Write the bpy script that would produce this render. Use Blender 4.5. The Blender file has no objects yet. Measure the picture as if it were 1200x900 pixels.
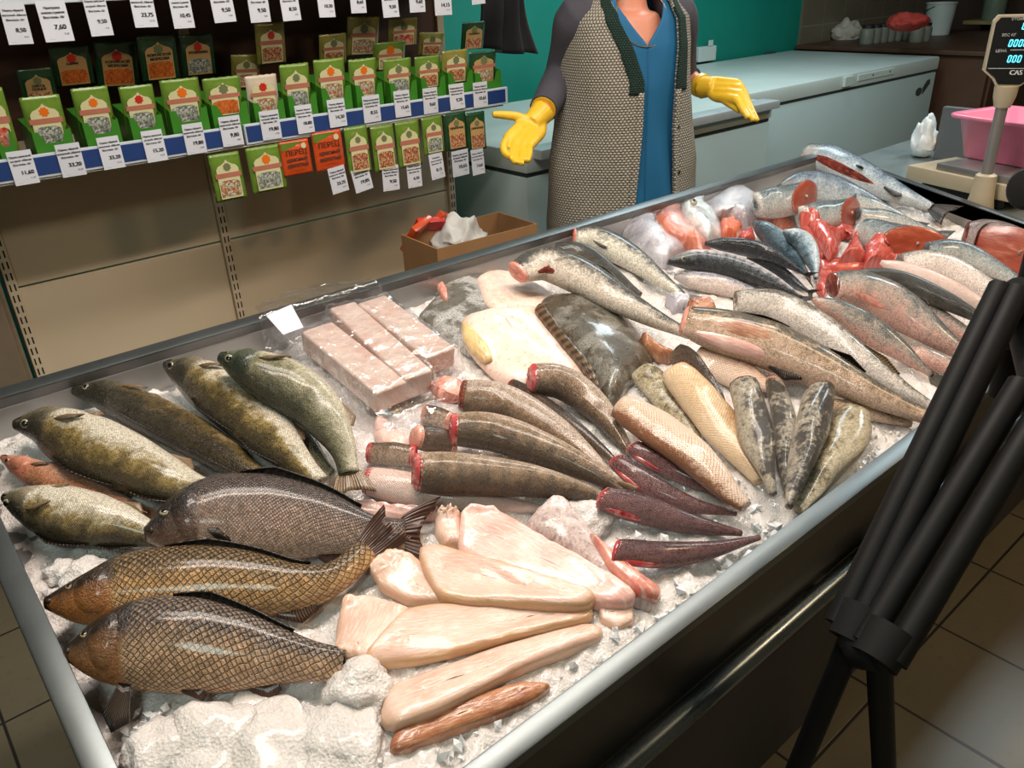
import bpy, bmesh, math, random
import numpy as np
from mathutils import Vector, Matrix
random.seed(7); RNG = np.random.RandomState(11)
SC = bpy.context.scene
COL = SC.collection
PI = math.pi

# ------------------------------------------------------------------ camera geometry
FPX = 940.0
def _n(v): v = np.asarray(v, float); return v/np.linalg.norm(v)
d1 = _n([1250, -530, FPX]); d3 = _n([77, 1850, FPX]); d3 = _n(d3-d1*(d3@d1)); d2 = np.cross(d1, d3)
RW = np.stack([d1, d2, -d3])
if RW[1] @ np.array([0, 0, 1.0]) < 0: RW[1] *= -1
CAM = np.array([0, 0, 1.56])
def ray(x, y): return RW @ np.array([x-600.0, y-450.0, FPX])
def proj(P):
    v = RW.T @ (np.asarray(P, float)-CAM); return v[:2]/v[2]*FPX+np.array([600.0, 450.0])
def pl(x, y, P, N):
    r = ray(x, y); N = np.asarray(N, float); return CAM+r*(((np.asarray(P, float)-CAM)@N)/(r@N))
def zp(x, y, z): return pl(x, y, (0, 0, z), (0, 0, 1))
def yp(x, y, Y): return pl(x, y, (0, Y, 0), (0, 1, 0))
def xp(x, y, X): return pl(x, y, (X, 0, 0), (1, 0, 0))
def pd(x, y, d): return CAM+ray(x, y)/FPX*d

# tilted display tray: local axes u (length), v (towards the seller), w (normal)
TA = math.radians(10.9)
TX = np.array([1.0, 0, 0]); TV = np.array([0, math.cos(TA), math.sin(TA)]); TW = np.array([0, -math.sin(TA), math.cos(TA)])
TO = np.array([0.037, 0.500, 0.797]); TL, TD = 2.611, 0.955
def tw(u, v, w): return TO+TX*u+TV*v+TW*w
def tpx(x, y, w=0.0):
    P = pl(x, y, TO+TW*w, TW)-TO; return np.array([P@TX, P@TV])

# ------------------------------------------------------------------ objects
def tag(o, label=None, cat=None, group=None, kind=None):
    if label: o['label'] = label
    if cat: o['category'] = cat
    if group: o['group'] = group
    if kind: o['kind'] = kind
    return o
def thing(name, loc, label, cat, group=None, rz=0.0):
    o = bpy.data.objects.new(name, None); COL.objects.link(o)
    o.empty_display_size = 0.05; o.location = [float(c) for c in loc]; o.rotation_euler = (0, 0, rz)
    return tag(o, label, cat, group)
def link(name, me, mat=None, parent=None, smooth=True):
    o = bpy.data.objects.new(name, me); COL.objects.link(o)
    if mat is not None and not me.materials: me.materials.append(mat)
    if parent is not None: o.parent = parent
    if smooth and len(me.polygons): me.polygons.foreach_set('use_smooth', [True]*len(me.polygons))
    return o
def mesh(name, vs, fs, org=(0, 0, 0), uvs=None):
    me = bpy.data.meshes.new(name)
    org = np.asarray(org, float)
    me.from_pydata([tuple(np.asarray(v, float)-org) for v in vs], [], [tuple(int(i) for i in f) for f in fs])
    if uvs:
        vi = np.empty(len(me.loops), int); me.loops.foreach_get('vertex_index', vi)
        for nm, arr in uvs.items():
            l = me.uv_layers.new(name=nm); l.data.foreach_set('uv', np.asarray(arr, float)[vi].ravel())
    me.update()
    return me
def fixn(me):
    bm = bmesh.new(); bm.from_mesh(me); bmesh.ops.recalc_face_normals(bm, faces=bm.faces); bm.to_mesh(me); bm.free(); return me
class MB:
    """collects shapes into one mesh"""
    def __init__(s): s.v = []; s.f = []
    def add(s, vs, fs):
        b = len(s.v); s.v += [tuple(v) for v in vs]; s.f += [tuple(b+i for i in f) for f in fs]; return s
    def frame(s, o, x, y, z, bev=0.0):
        """box with corner o and edge vectors x, y, z; bev = bevel width"""
        bm = bmesh.new(); o, x, y, z = [np.asarray(a, float) for a in (o, x, y, z)]
        vs = [bm.verts.new(o+x*i+y*j+z*k) for i in (0, 1) for j in (0, 1) for k in (0, 1)]
        for f in ((0, 1, 3, 2), (4, 6, 7, 5), (0, 4, 5, 1), (2, 3, 7, 6), (0, 2, 6, 4), (1, 5, 7, 3)): bm.faces.new([vs[i] for i in f])
        bmesh.ops.recalc_face_normals(bm, faces=bm.faces)
        if bev: bmesh.ops.bevel(bm, geom=list(bm.edges), offset=bev, segments=2, affect='EDGES', profile=0.6)
        bm.verts.index_update(); s.add([v.co[:] for v in bm.verts], [[v.index for v in f.verts] for f in bm.faces]); bm.free(); return s
    def box(s, x0, x1, y0, y1, z0, z1, bev=0.0):
        return s.frame((x0, y0, z0), (x1-x0, 0, 0), (0, y1-y0, 0), (0, 0, z1-z0), bev)
    def tube(s, pts, rad, n=12, caps=True):
        pts = [np.asarray(p, float) for p in pts]; rad = [rad]*len(pts) if np.isscalar(rad) else rad
        vs = []; fs = []; up = None
        for i, p in enumerate(pts):
            t = _n(pts[min(i+1, len(pts)-1)]-pts[max(i-1, 0)])
            if up is None: up = np.array([0, 0, 1.0]) if abs(t[2]) < .9 else np.array([1.0, 0, 0])
            a = _n(np.cross(up, t)); b = np.cross(t, a); up = b
            for k in range(n):
                q = 2*PI*k/n; vs.append(p+(a*math.cos(q)+b*math.sin(q))*rad[i])
        for i in range(len(pts)-1):
            for k in range(n): fs.append((i*n+k, i*n+(k+1) % n, (i+1)*n+(k+1) % n, (i+1)*n+k))
        if caps: fs += [tuple(range(n))[::-1], tuple(range((len(pts)-1)*n, len(pts)*n))]
        return s.add(vs, fs)
    def lathe(s, o, prof, n=24, ax=(0, 0, 1)):
        ax = _n(ax); a = _n(np.cross(ax, (1, 0, 0) if abs(ax[0]) < .9 else (0, 1, 0))); b = np.cross(ax, a); o = np.asarray(o, float)
        vs = [o+ax*h+(a*math.cos(2*PI*k/n)+b*math.sin(2*PI*k/n))*r for r, h in prof for k in range(n)]
        fs = [(i*n+k, i*n+(k+1) % n, (i+1)*n+(k+1) % n, (i+1)*n+k) for i in range(len(prof)-1) for k in range(n)]
        fs += [tuple(range(n))[::-1], tuple(range((len(prof)-1)*n, len(prof)*n))]
        return s.add(vs, fs)
    def prism(s, pts, d):
        """closed planar outline extruded by vector d"""
        pts = [np.asarray(p, float) for p in pts]; d = np.asarray(d, float); n = len(pts)
        return s.add(pts+[p+d for p in pts], [tuple(range(n))[::-1], tuple(range(n, 2*n))]+[(i, (i+1) % n, n+(i+1) % n, n+i) for i in range(n)])
    def build(s, name, mat, parent=None, org=None, smooth=False):
        if org is None: org = parent.location if parent is not None and parent.parent is None else (0, 0, 0)
        me = fixn(mesh(name, s.v, s.f, org)); o = link(name, me, mat, parent, smooth)
        if smooth:
            try: me.set_sharp_from_angle(angle=math.radians(40))
            except Exception: pass
        return o
_tx = {}
def text_geo(s, size, align='CENTER'):
    key = (s, size, align)
    if key not in _tx:
        c = bpy.data.curves.new('txt', 'FONT'); c.body = s; c.size = size; c.align_x = align; c.resolution_u = 3
        o = bpy.data.objects.new('txt', c); COL.objects.link(o)
        dg = bpy.context.evaluated_depsgraph_get(); me = bpy.data.meshes.new_from_object(o.evaluated_get(dg))
        _tx[key] = ([tuple(v.co) for v in me.vertices], [tuple(p.vertices) for p in me.polygons])
        bpy.data.objects.remove(o); bpy.data.curves.remove(c); bpy.data.meshes.remove(me)
    return _tx[key]
def put_text(mb, s, size, o, ex, ez, align='CENTER', bold=0.0):
    vs, fs = text_geo(s, size, align); o, ex, ez = [np.asarray(a, float) for a in (o, ex, ez)]
    for q in ([0.0] if not bold else [-bold, bold]):
        mb.add([o+ex*(v[0]+q)+ez*v[1] for v in vs], fs)

# ------------------------------------------------------------------ materials
class G:
    def __init__(s, name):
        s.m = bpy.data.materials.new(name); s.m.use_nodes = True; s.t = s.m.node_tree; s.t.nodes.clear()
        s.out = s.n('ShaderNodeOutputMaterial'); s.p = s.n('ShaderNodeBsdfPrincipled'); s.l(s.p.outputs[0], s.out.inputs[0])
    def n(s, ty, **kw):
        x = s.t.nodes.new(ty)
        for k, v in kw.items(): setattr(x, k, v)
        return x
    def l(s, a, b): s.t.links.new(a, b)
    def set(s, inp, v):
        if hasattr(v, 'is_linked') or hasattr(v, 'links'): s.l(v, inp)
        else: inp.default_value = v
    def math(s, op, a, b=0.0, c=0.0, clamp=False):
        x = s.n('ShaderNodeMath', operation=op, use_clamp=clamp); s.set(x.inputs[0], a); s.set(x.inputs[1], b); s.set(x.inputs[2], c); return x.outputs[0]
    def mix(s, f, a, b, mode='MIX'):
        x = s.n('ShaderNodeMix', data_type='RGBA', blend_type=mode); s.set(x.inputs[0], f)
        s.set(x.inputs[6], col(a) if isinstance(a, (tuple, list)) else a); s.set(x.inputs[7], col(b) if isinstance(b, (tuple, list)) else b); return x.outputs[2]
    def smooth(s, v, a, b):
        x = s.n('ShaderNodeMapRange', interpolation_type='SMOOTHSTEP'); s.set(x.inputs[0], v); x.inputs[1].default_value = a; x.inputs[2].default_value = b; return x.outputs[0]
    def noise(s, vec, scale, detail=3.0, rough=.5):
        x = s.n('ShaderNodeTexNoise'); s.set(x.inputs['Vector'], vec); x.inputs['Scale'].default_value = scale; x.inputs['Detail'].default_value = detail; x.inputs['Roughness'].default_value = rough
        return x.outputs[0]
    def ramp(s, v, stops):
        x = s.n('ShaderNodeValToRGB'); s.set(x.inputs[0], v); e = x.color_ramp.elements
        while len(e) < len(stops): e.new(0.5)
        for q, (p, c) in zip(e, stops): q.position = p; q.color = col(c)
        return x.outputs[0]
    def bump(s, h, st=.3, d=.002):
        x = s.n('ShaderNodeBump'); x.inputs['Strength'].default_value = st; x.inputs['Distance'].default_value = d; s.l(h, x.inputs['Height']); s.l(x.outputs[0], s.p.inputs['Normal'])
        return x
    def coord(s, k='Object'): return s.n('ShaderNodeTexCoord').outputs[k]
    def uv(s, k): return s.n('ShaderNodeUVMap', uv_map=k).outputs[0]
    def scale(s, v, sx, sy, sz=1.0):
        x = s.n('ShaderNodeMapping'); s.l(v, x.inputs[0]); x.inputs['Scale'].default_value = (sx, sy, sz); return x.outputs[0]
    def fin(s, c, rough, metal=0.0, coat=0.0, **kw):
        p = s.p.inputs; s.set(p['Base Color'], col(c) if isinstance(c, (tuple, list)) else c); s.set(p['Roughness'], rough); s.set(p['Metallic'], metal)
        p['Coat Weight'].default_value = coat; p['Coat Roughness'].default_value = .12
        for k, v in kw.items(): p[k].default_value = v
        return s.m
def lin(c): return c/12.92 if c <= .04045 else ((c+.055)/1.055)**2.4
def col(c): return tuple(c) if len(c) == 4 else (c[0], c[1], c[2], 1.0)
def rgb(r, g, b): return (lin(r/255), lin(g/255), lin(b/255))
def simple(name, c, rough=.5, metal=0.0, var=.12, ns=30.0, bump=.0, coat=0.0, bs=None, **kw):
    g = G(name); co = g.coord(); n = g.noise(co, ns, 4.0)
    c2 = tuple(x*(1-var*1.6) for x in c); c3 = tuple(min(1, x*(1+var)) for x in c)
    if bump: g.bump(g.noise(co, bs or ns*4, 3.0), bump)
    r = g.math('ADD', rough-.06, g.math('MULTIPLY', n, .12))
    return g.fin(g.mix(n, c2, c3), r, metal, coat, **kw)
def gray(g, v):
    x = g.n('ShaderNodeCombineColor'); [g.l(v, x.inputs[i]) for i in range(3)]; return x.outputs[0]
def fishmat(name, back, side, belly, head=None, hs=.2, sx=.006, sy=.006, sc=.4, mott=.5, bars=0, barc=.45, rough=.27, spots=0.0, spotc=(0.01, .01, .012), spot_s=120., lat=None, coat=.35, bm=.5, stops=(.10, .42, .78), cellv=.5, grain=.30):
    g = G(name); ub = g.n('ShaderNodeSeparateXYZ'); g.l(g.uv('body'), ub.inputs[0]); t, d = ub.outputs[0], ub.outputs[1]
    sk = g.uv('skin'); n1 = g.noise(sk, 22, 4.0, .6); n2 = g.noise(sk, 90, 4.0, .65); n3 = g.noise(sk, 420, 2.0)
    dd = g.math('ADD', d, g.math('MULTIPLY', g.math('SUBTRACT', g.math('ADD', n1, g.math('MULTIPLY', n2, .8)), .9), mott*1.5))
    c = g.ramp(dd, [(max(0, stops[0]-.1), back), (stops[0], back), (stops[1], side), (stops[2], belly), (1, belly)])
    if bars:
        w = g.math('SINE', g.math('ADD', g.math('MULTIPLY', t, bars*6.283), g.math('MULTIPLY', n1, 5.0)))
        w = g.math('MULTIPLY', g.smooth(w, .0, .9), g.smooth(dd, .75, .35)); c = g.mix(g.math('MULTIPLY', w, barc), c, tuple(x*.22 for x in back))
    if spots:
        v = g.n('ShaderNodeTexVoronoi'); g.l(sk, v.inputs['Vector']); v.inputs['Scale'].default_value = spot_s
        w = g.math('MULTIPLY', g.smooth(v.outputs['Distance'], .42, .2), g.smooth(g.math('SUBTRACT', n1, g.math('MULTIPLY', dd, .35)), .25, .42)); c = g.mix(g.math('MULTIPLY', w, spots), c, spotc)
    if lat:
        w = g.smooth(g.math('ABSOLUTE', g.math('SUBTRACT', d, .46)), .022, .008); c = g.mix(g.math('MULTIPLY', w, .7), c, lat)
    # overlapping scales: diamond lattice in skin metres
    s2 = g.n('ShaderNodeSeparateXYZ'); g.l(sk, s2.inputs[0]); X, Y = g.math('DIVIDE', s2.outputs[0], sx), g.math('DIVIDE', s2.outputs[1], sy)
    wob = g.math('MULTIPLY', g.math('SUBTRACT', g.noise(sk, 60, 1.0), .5), .8)
    a = g.math('ADD', g.math('ADD', X, Y), wob); b = g.math('ADD', g.math('SUBTRACT', X, Y), wob)
    fa = g.math('FRACT', a); fb = g.math('FRACT', b)
    e = g.math('MAXIMUM', g.math('ABSOLUTE', g.math('SUBTRACT', fa, .5)), g.math('ABSOLUTE', g.math('SUBTRACT', fb, .5)))
    wn = g.n('ShaderNodeTexWhiteNoise', noise_dimensions='2D'); cv = g.n('ShaderNodeCombineXYZ'); g.l(g.math('FLOOR', a), cv.inputs[0]); g.l(g.math('FLOOR', b), cv.inputs[1]); g.l(cv.outputs[0], wn.inputs['Vector']); cell = wn.outputs[0]
    edge = g.smooth(e, .33, .5); grad = g.math('MULTIPLY', g.math('ADD', fa, fb), .5)
    body = g.smooth(t, hs-.015, hs+.03) if head else 1.0
    ed = g.math('MULTIPLY', edge, body); 
    c = g.mix(g.math('MULTIPLY', ed, sc), c, tuple(x*.18 for x in back))
    c = g.mix(g.math('MULTIPLY', g.math('MULTIPLY', g.smooth(grad, .75, .25), body), sc*.55), c, tuple(min(1, x*1.25+.05) for x in side))
    # every scale its own tone, painting in glints, and fine grain
    k = g.math('MULTIPLY', g.math('ADD', g.math('MULTIPLY', g.math('SUBTRACT', cell, .5), cellv), 1.0), g.math('ADD', 1.0-grain, g.math('MULTIPLY', g.math('ADD', n2, n3), grain)))
    c = g.mix(1.0, c, gray(g, k), 'MULTIPLY')
    if head:
        h = g.ramp(dd, [(0, head[0]), (.38, head[0]), (.62, head[1]), (1, head[2])]); h = g.mix(g.math('MULTIPLY', g.smooth(n2, .5, .7), .45), h, tuple(x*.35 for x in head[0]))
        c = g.mix(g.smooth(t, hs+.02, hs-.02), c, h)
    c = g.mix(g.math('MULTIPLY', g.smooth(n2, .52, .75), .14), c, tuple(x*.3 for x in side))
    hgt = g.math('ADD', g.math('MULTIPLY', g.math('SUBTRACT', 1.0, ed), .7), g.math('ADD', g.math('MULTIPLY', grad, .4), g.math('ADD', g.math('MULTIPLY', cell, .35), g.math('ADD', g.math('MULTIPLY', n3, .7), g.math('MULTIPLY', n2, 1.6)))))
    g.bump(hgt, min(1, bm*1.5), .0022)
    return g.fin(c, g.math('ADD', rough-.02, g.math('MULTIPLY', cell, .18)), 0.0, coat, **{'Specular IOR Level': .6})
def fleshmat(name, a, b, c, rough=.3, coat=.25, streak=6.0, sss=.15, spotc=None, edge=None):
    """meat: a main, b pale fat, c blush; streaks run along the piece"""
    g = G(name); sk = g.uv('skin'); st = g.scale(sk, 1.0, streak); n1 = g.noise(sk, 18, 4.0, .6); n2 = g.noise(st, 45, 4.0, .6); n3 = g.noise(sk, 260, 3.0)
    x = g.mix(g.smooth(n1, .35, .68), a, c); x = g.mix(g.math('MULTIPLY', g.smooth(n2, .45, .72), .75), x, b)
    if spotc: x = g.mix(g.math('MULTIPLY', g.smooth(g.noise(sk, 130, 3.0), .60, .72), .7), x, spotc)
    if edge:
        ub = g.n('ShaderNodeSeparateXYZ'); g.l(g.uv('body'), ub.inputs[0]); x = g.mix(g.math('MULTIPLY', g.smooth(g.math('ADD', ub.outputs[1], g.math('MULTIPLY', n1, .3)), .85, 1.15), .9), x, edge)
    g.bump(g.math('ADD', g.math('MULTIPLY', n2, .8), g.math('MULTIPLY', n3, .5)), .5, .002)
    m = g.fin(x, rough, 0.0, coat); p = g.p.inputs
    p['Subsurface Weight'].default_value = sss; p['Subsurface Radius'].default_value = (.012, .005, .003); p['Subsurface Scale'].default_value = .6
    return m
def filmmat(name, tint=(.95, .97, 1), amt=.5, wr=90.0):
    g = G(name); tr = g.n('ShaderNodeBsdfTransparent'); gl = g.n('ShaderNodeBsdfGlossy'); mx = g.n('ShaderNodeMixShader')
    tr.inputs[0].default_value = col(tint); gl.inputs['Roughness'].default_value = .12; gl.inputs[0].default_value = (1, 1, 1, 1)
    co = g.coord(); h = g.noise(co, wr, 3.0, .6); b = g.n('ShaderNodeBump'); b.inputs['Strength'].default_value = .9; b.inputs['Distance'].default_value = .006; g.l(h, b.inputs['Height'])
    g.l(b.outputs[0], gl.inputs['Normal']); lw = g.n('ShaderNodeLayerWeight'); lw.inputs[0].default_value = .35; g.l(b.outputs[0], lw.inputs['Normal'])
    f = g.math('ADD', g.math('MULTIPLY', lw.outputs[1], amt*1.3), amt*.22, clamp=True)
    g.l(f, mx.inputs[0]); g.l(tr.outputs[0], mx.inputs[1]); g.l(gl.outputs[0], mx.inputs[2]); g.l(mx.outputs[0], g.out.inputs[0]); g.t.nodes.remove(g.p)
    return g.m
def finmat(name, c, c2, rough=.35):
    g = G(name); s = g.n('ShaderNodeSeparateXYZ'); g.l(g.uv('body'), s.inputs[0]); w = g.math('SINE', g.math('MULTIPLY', s.outputs[0], 95.0))
    n = g.noise(g.uv('body'), 5, 3.0); x = g.mix(g.smooth(w, -.5, .9), c2, c); x = g.mix(g.math('MULTIPLY', n, .4), x, c2)
    g.bump(w, .5, .001); return g.fin(x, rough, 0, .2)
def steel(name, c=(.55, .57, .58), rough=.3, metal=.92, scr=60.0):
    g = G(name); co = g.coord(); n = g.noise(co, 9, 5.0, .65); n2 = g.noise(g.scale(co, 1, 14, 14), scr, 3.0)
    g.bump(n2, .06, .001); return g.fin(g.mix(n, tuple(x*.72 for x in c), c), g.math('ADD', rough-.1, g.math('ADD', g.math('MULTIPLY', n, .14), g.math('MULTIPLY', n2, .1))), metal)
def emit(name, c, s):
    g = G(name); g.fin((0.01, .01, .01), .4); g.p.inputs['Emission Color'].default_value = col(c); g.p.inputs['Emission Strength'].default_value = s; return g.m
# ------------------------------------------------------------------ the room
XL, XR, YF, YB, ZC = -1.6, 8.6, -3.2, 3.85, 2.95
def tiled(name, c, c2, sx, sy, ox, oy, axes, mortar, rough=.35, mw=.006):
    g = G(name); co = g.coord(); s = g.n('ShaderNodeSeparateXYZ'); g.l(co, s.inputs[0]); A, B = s.outputs[axes[0]], s.outputs[axes[1]]
    fa = g.math('FRACT', g.math('DIVIDE', g.math('SUBTRACT', A, ox), sx)); fb = g.math('FRACT', g.math('DIVIDE', g.math('SUBTRACT', B, oy), sy))
    ea = g.math('MULTIPLY', g.math('MINIMUM', fa, g.math('SUBTRACT', 1.0, fa)), sx); eb = g.math('MULTIPLY', g.math('MINIMUM', fb, g.math('SUBTRACT', 1.0, fb)), sy)
    e = g.smooth(g.math('MINIMUM', ea, eb), mw*.35, mw*.8)
    n = g.noise(co, 3.0, 5.0, .6); n2 = g.noise(co, 40, 3.0)
    x = g.mix(n, c2, c); x = g.mix(g.math('MULTIPLY', g.smooth(n2, .55, .8), .3), x, tuple(q*.5 for q in c2)); x = g.mix(e, mortar, x)
    g.bump(g.math('ADD', e, g.math('MULTIPLY', n2, .15)), .25, .003)
    return g.fin(x, g.math('ADD', rough, g.math('MULTIPLY', n, .15)))
m_floor = tiled('floor_tiles', rgb(106, 97, 78), rgb(86, 81, 66), .322, .339, -.09, .51, (0, 1), (.012, .011, .010), .32)
m_teal = simple('teal_paint', rgb(8, 128, 112), .55, var=.10, ns=3.0, bump=.03)
m_btile = tiled('beige_wall_tiles', rgb(120, 112, 92), rgb(100, 94, 78), .33, .33, .1, .12, (0, 2), rgb(135, 128, 108), .3, .008)
m_wallg = simple('warm_grey_paint', rgb(150, 138, 120), .7, var=.08, ns=2.0)
m_brown = simple('dark_brown_panel', rgb(64, 48, 38), .55, var=.25, ns=4.0)
m_ceil = simple('ceiling_paint', rgb(200, 198, 190), .8, var=.04, ns=2.0)
def slab(name, *a, mat): 
    o = MB().box(*a).build(name, mat); return tag(o, kind='structure')
slab('floor', XL-.1, XR+.1, YF-.1, YB+.1, -.1, 0, mat=m_floor)
XT = float(yp(937, 30, YB)[0])
slab('wall_back', XL-.1, XT, YB, YB+.1, 0, ZC, mat=m_teal)
slab('wall_back_2', XT, XR+.1, YB-.006, YB+.1, 0, ZC, mat=m_btile)
slab('wall_right', XR, XR+.1, YF-.1, YB, 0, ZC, mat=m_brown)
slab('wall_left', XL-.1, XL, YF-.1, YB, 0, ZC, mat=m_wallg)
slab('wall_front', XL, XR, YF-.1, YF, 0, ZC, mat=m_wallg)
slab('ceiling', XL-.1, XR+.1, YF-.1, YB+.1, ZC, ZC+.1, mat=m_ceil)

# ------------------------------------------------------------------ the display counter
m_steel = steel('brushed_steel', (.36, .355, .35), .32, .65)
m_rim = steel('scratched_steel_rim', (.17, .19, .195), .36, .9, 120.)
m_dsteel = steel('dark_polished_steel', (.07, .062, .055), .30, .75)
m_black = simple('black_rubber', (.012, .012, .013), .5, var=.3)
TDEP = .075; RW_ = .030
ctr = thing('display_counter', tw(TL/2, TD/2, 0)*np.array([1, 1, 0]), 'long stainless steel fish counter with sloping iced tray', 'counter')
def tbox(mb, u0, u1, v0, v1, w0, w1, bev=0): return mb.frame(tw(u0, v0, w0), TX*(u1-u0), TV*(v1-v0), TW*(w1-w0), bev)
b = MB(); tbox(b, -.004, TL+.004, -.004, TD+.004, -TDEP-.006, -TDEP); b.build('tray_bottom', m_steel, ctr)
for nm, a in (('rim', (-RW_, TL+RW_, -RW_, 0)), ('rim', (-RW_, TL+RW_, TD, TD+RW_)), ('rim', (-RW_, 0, 0, TD)), ('rim', (TL, TL+RW_, 0, TD))):
    b = MB(); tbox(b, *a, -.05, .0, .0035); b.build(nm, m_rim, ctr, smooth=True)
for a in ((0, TL, -.004, 0), (0, TL, TD, TD+.004), (-.004, 0, 0, TD), (TL, TL+.004, 0, TD)):
    b = MB(); tbox(b, *a, -TDEP, -.004); b.build('tray_wall', m_steel, ctr)
FY = TO[1]-RW_*math.cos(TA)+.004; FZ = TO[2]-.05
zlow = float(yp(870, 757, FY)[2])
b = MB().box(TO[0]-.02, TO[0]+TL+.02, FY, FY+.012, zlow, FZ+.03, .003); b.build('front_panel', m_dsteel, ctr)
BY = TO[1]+(TD+RW_)*math.cos(TA)-.016; BZ = TO[2]+TD*math.sin(TA)
MB().box(TO[0]-.02, TO[0]+TL+.02, BY-.012, BY, .12, BZ-.02, .003).build('back_panel', m_steel, ctr)
for x in (TO[0]-.02, TO[0]+TL+.008):
    MB().prism([(x, FY+.02, .12), (x, BY-.02, .12), (x, BY-.02, BZ-.06), (x, FY+.02, FZ-.02)], (.012, 0, 0)).build('end_panel', m_steel, ctr)
MB().box(TO[0]+.05, TO[0]+TL-.05, FY+.06, FY+.075, .12, zlow+.02).build('gap_shade_panel', simple('gap_shade_black', (.02, .02, .022), .5), ctr)  # black sheet painting the shade in the gap behind the bumper rail
for x in (TO[0]+.12, TO[0]+1.3, TO[0]+TL-.12):
    for y in (FY+.16, BY-.1): MB().tube([(x, y, .0), (x, y, .14)], .022).build('leg', m_steel, ctr)
pr = yp(870, 782, FY-.02); RLZ = float(pr[2])
MB().tube([(TO[0]-.02, FY-.015, RLZ), (TO[0]+TL+.02, FY-.015, RLZ)], .017, 20).build('bumper_rail', steel('dark_rail', (.16, .20, .22), .26, .9), ctr, smooth=True)
for x in (.25, 1.0, 1.75, 2.4): MB().box(TO[0]+x-.02, TO[0]+x+.02, FY-.012, FY+.07, RLZ-.012, RLZ+.012, .003).build('rail_bracket', m_black, ctr)

# ------------------------------------------------------------------ the ice and the height map of what lies on it
CS = .006; NU, NV = int(TL/CS)+1, int(TD/CS)+1
gu, gv = np.meshgrid(np.arange(NU)*CS, np.arange(NV)*CS, indexing='ij')
def vnoise(u, v, f, seed):
    r = np.random.RandomState(seed); T = r.rand(128, 128); a, b = u*f+50, v*f+50; i, j = np.floor(a).astype(int), np.floor(b).astype(int)
    x, y = a-i, b-j; x = x*x*(3-2*x); y = y*y*(3-2*y); g = lambda p, q: T[p % 128, q % 128]
    return (g(i, j)*(1-x)+g(i+1, j)*x)*(1-y)+(g(i, j+1)*(1-x)+g(i+1, j+1)*x)*y
def ice_h(u, v):
    base = -.055+.022*np.clip(1-v/.45, 0, 1)
    h = base+.020*(vnoise(u, v, 9, 1)-.5)+.014*(vnoise(u, v, 26, 2)-.5)
    e = np.minimum(np.minimum(u, TL-u), np.minimum(v+.03, TD-v)); return np.minimum(h, h-.018*np.clip(1-e/.05, 0, 1))
HM = ice_h(gu, gv)
HICE = HM.copy()
def hm_at(u, v):
    i = np.clip(np.rint(np.asarray(u)/CS).astype(int), 0, NU-1); j = np.clip(np.rint(np.asarray(v)/CS).astype(int), 0, NV-1); return HM[i, j]
def hm_splat(P, rad=1):
    """P: n x 3 tray coordinates; raises the height map"""
    i = np.rint(P[:, 0]/CS).astype(int); j = np.rint(P[:, 1]/CS).astype(int)
    for a in range(-rad, rad+1):
        for b in range(-rad, rad+1):
            ii, jj = i+a, j+b; ok = (ii >= 0) & (ii < NU) & (jj >= 0) & (jj < NV); np.maximum.at(HM, (ii[ok], jj[ok]), P[ok, 2])
def hm_blur(r):
    k = max(1, int(r/CS)); H = np.pad(HM, k, mode='edge'); c = np.cumsum(np.cumsum(np.pad(H, ((1, 0), (1, 0))), 0), 1); n = 2*k+1
    return (c[n:, n:]-c[:-n, n:]-c[n:, :-n]+c[:-n, :-n])/(n*n)
def icemat():
    g = G('crushed_ice'); co = g.coord(); v = g.n('ShaderNodeTexVoronoi'); g.l(co, v.inputs['Vector']); v.inputs['Scale'].default_value = 260; n = g.noise(co, 70, 6.0, .75)
    g.bump(g.math('ADD', g.math('MULTIPLY', v.outputs['Distance'], .5), n), .8, .006); p = g.p.inputs
    p['Subsurface Weight'].default_value = .4; p['Subsurface Radius'].default_value = (.016, .015, .015); p['Subsurface Scale'].default_value = 1.0
    return g.fin(g.mix(n, rgb(214, 207, 203), rgb(246, 240, 236)), .24, 0, .4)
m_ice = icemat()
step = 2
iu = np.arange(0, NU, 1)*CS; iv = np.arange(0, NV, 1)*CS
IH = HICE+.010*(vnoise(gu, gv, 70, 3)-.5)+.006*(vnoise(gu, gv, 140, 4)-.5)
vs = [tw(gu[i, j], gv[i, j], IH[i, j]-.003) for i in range(NU) for j in range(NV)]
fs = [(i*NV+j, (i+1)*NV+j, (i+1)*NV+j+1, i*NV+j+1) for i in range(NU-1) for j in range(NV-1)]
ice = link('crushed_ice', mesh('crushed_ice', vs, fs), m_ice); tag(ice, 'bed of crushed white ice filling the steel tray under the fish', 'ice', kind='stuff')

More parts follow.
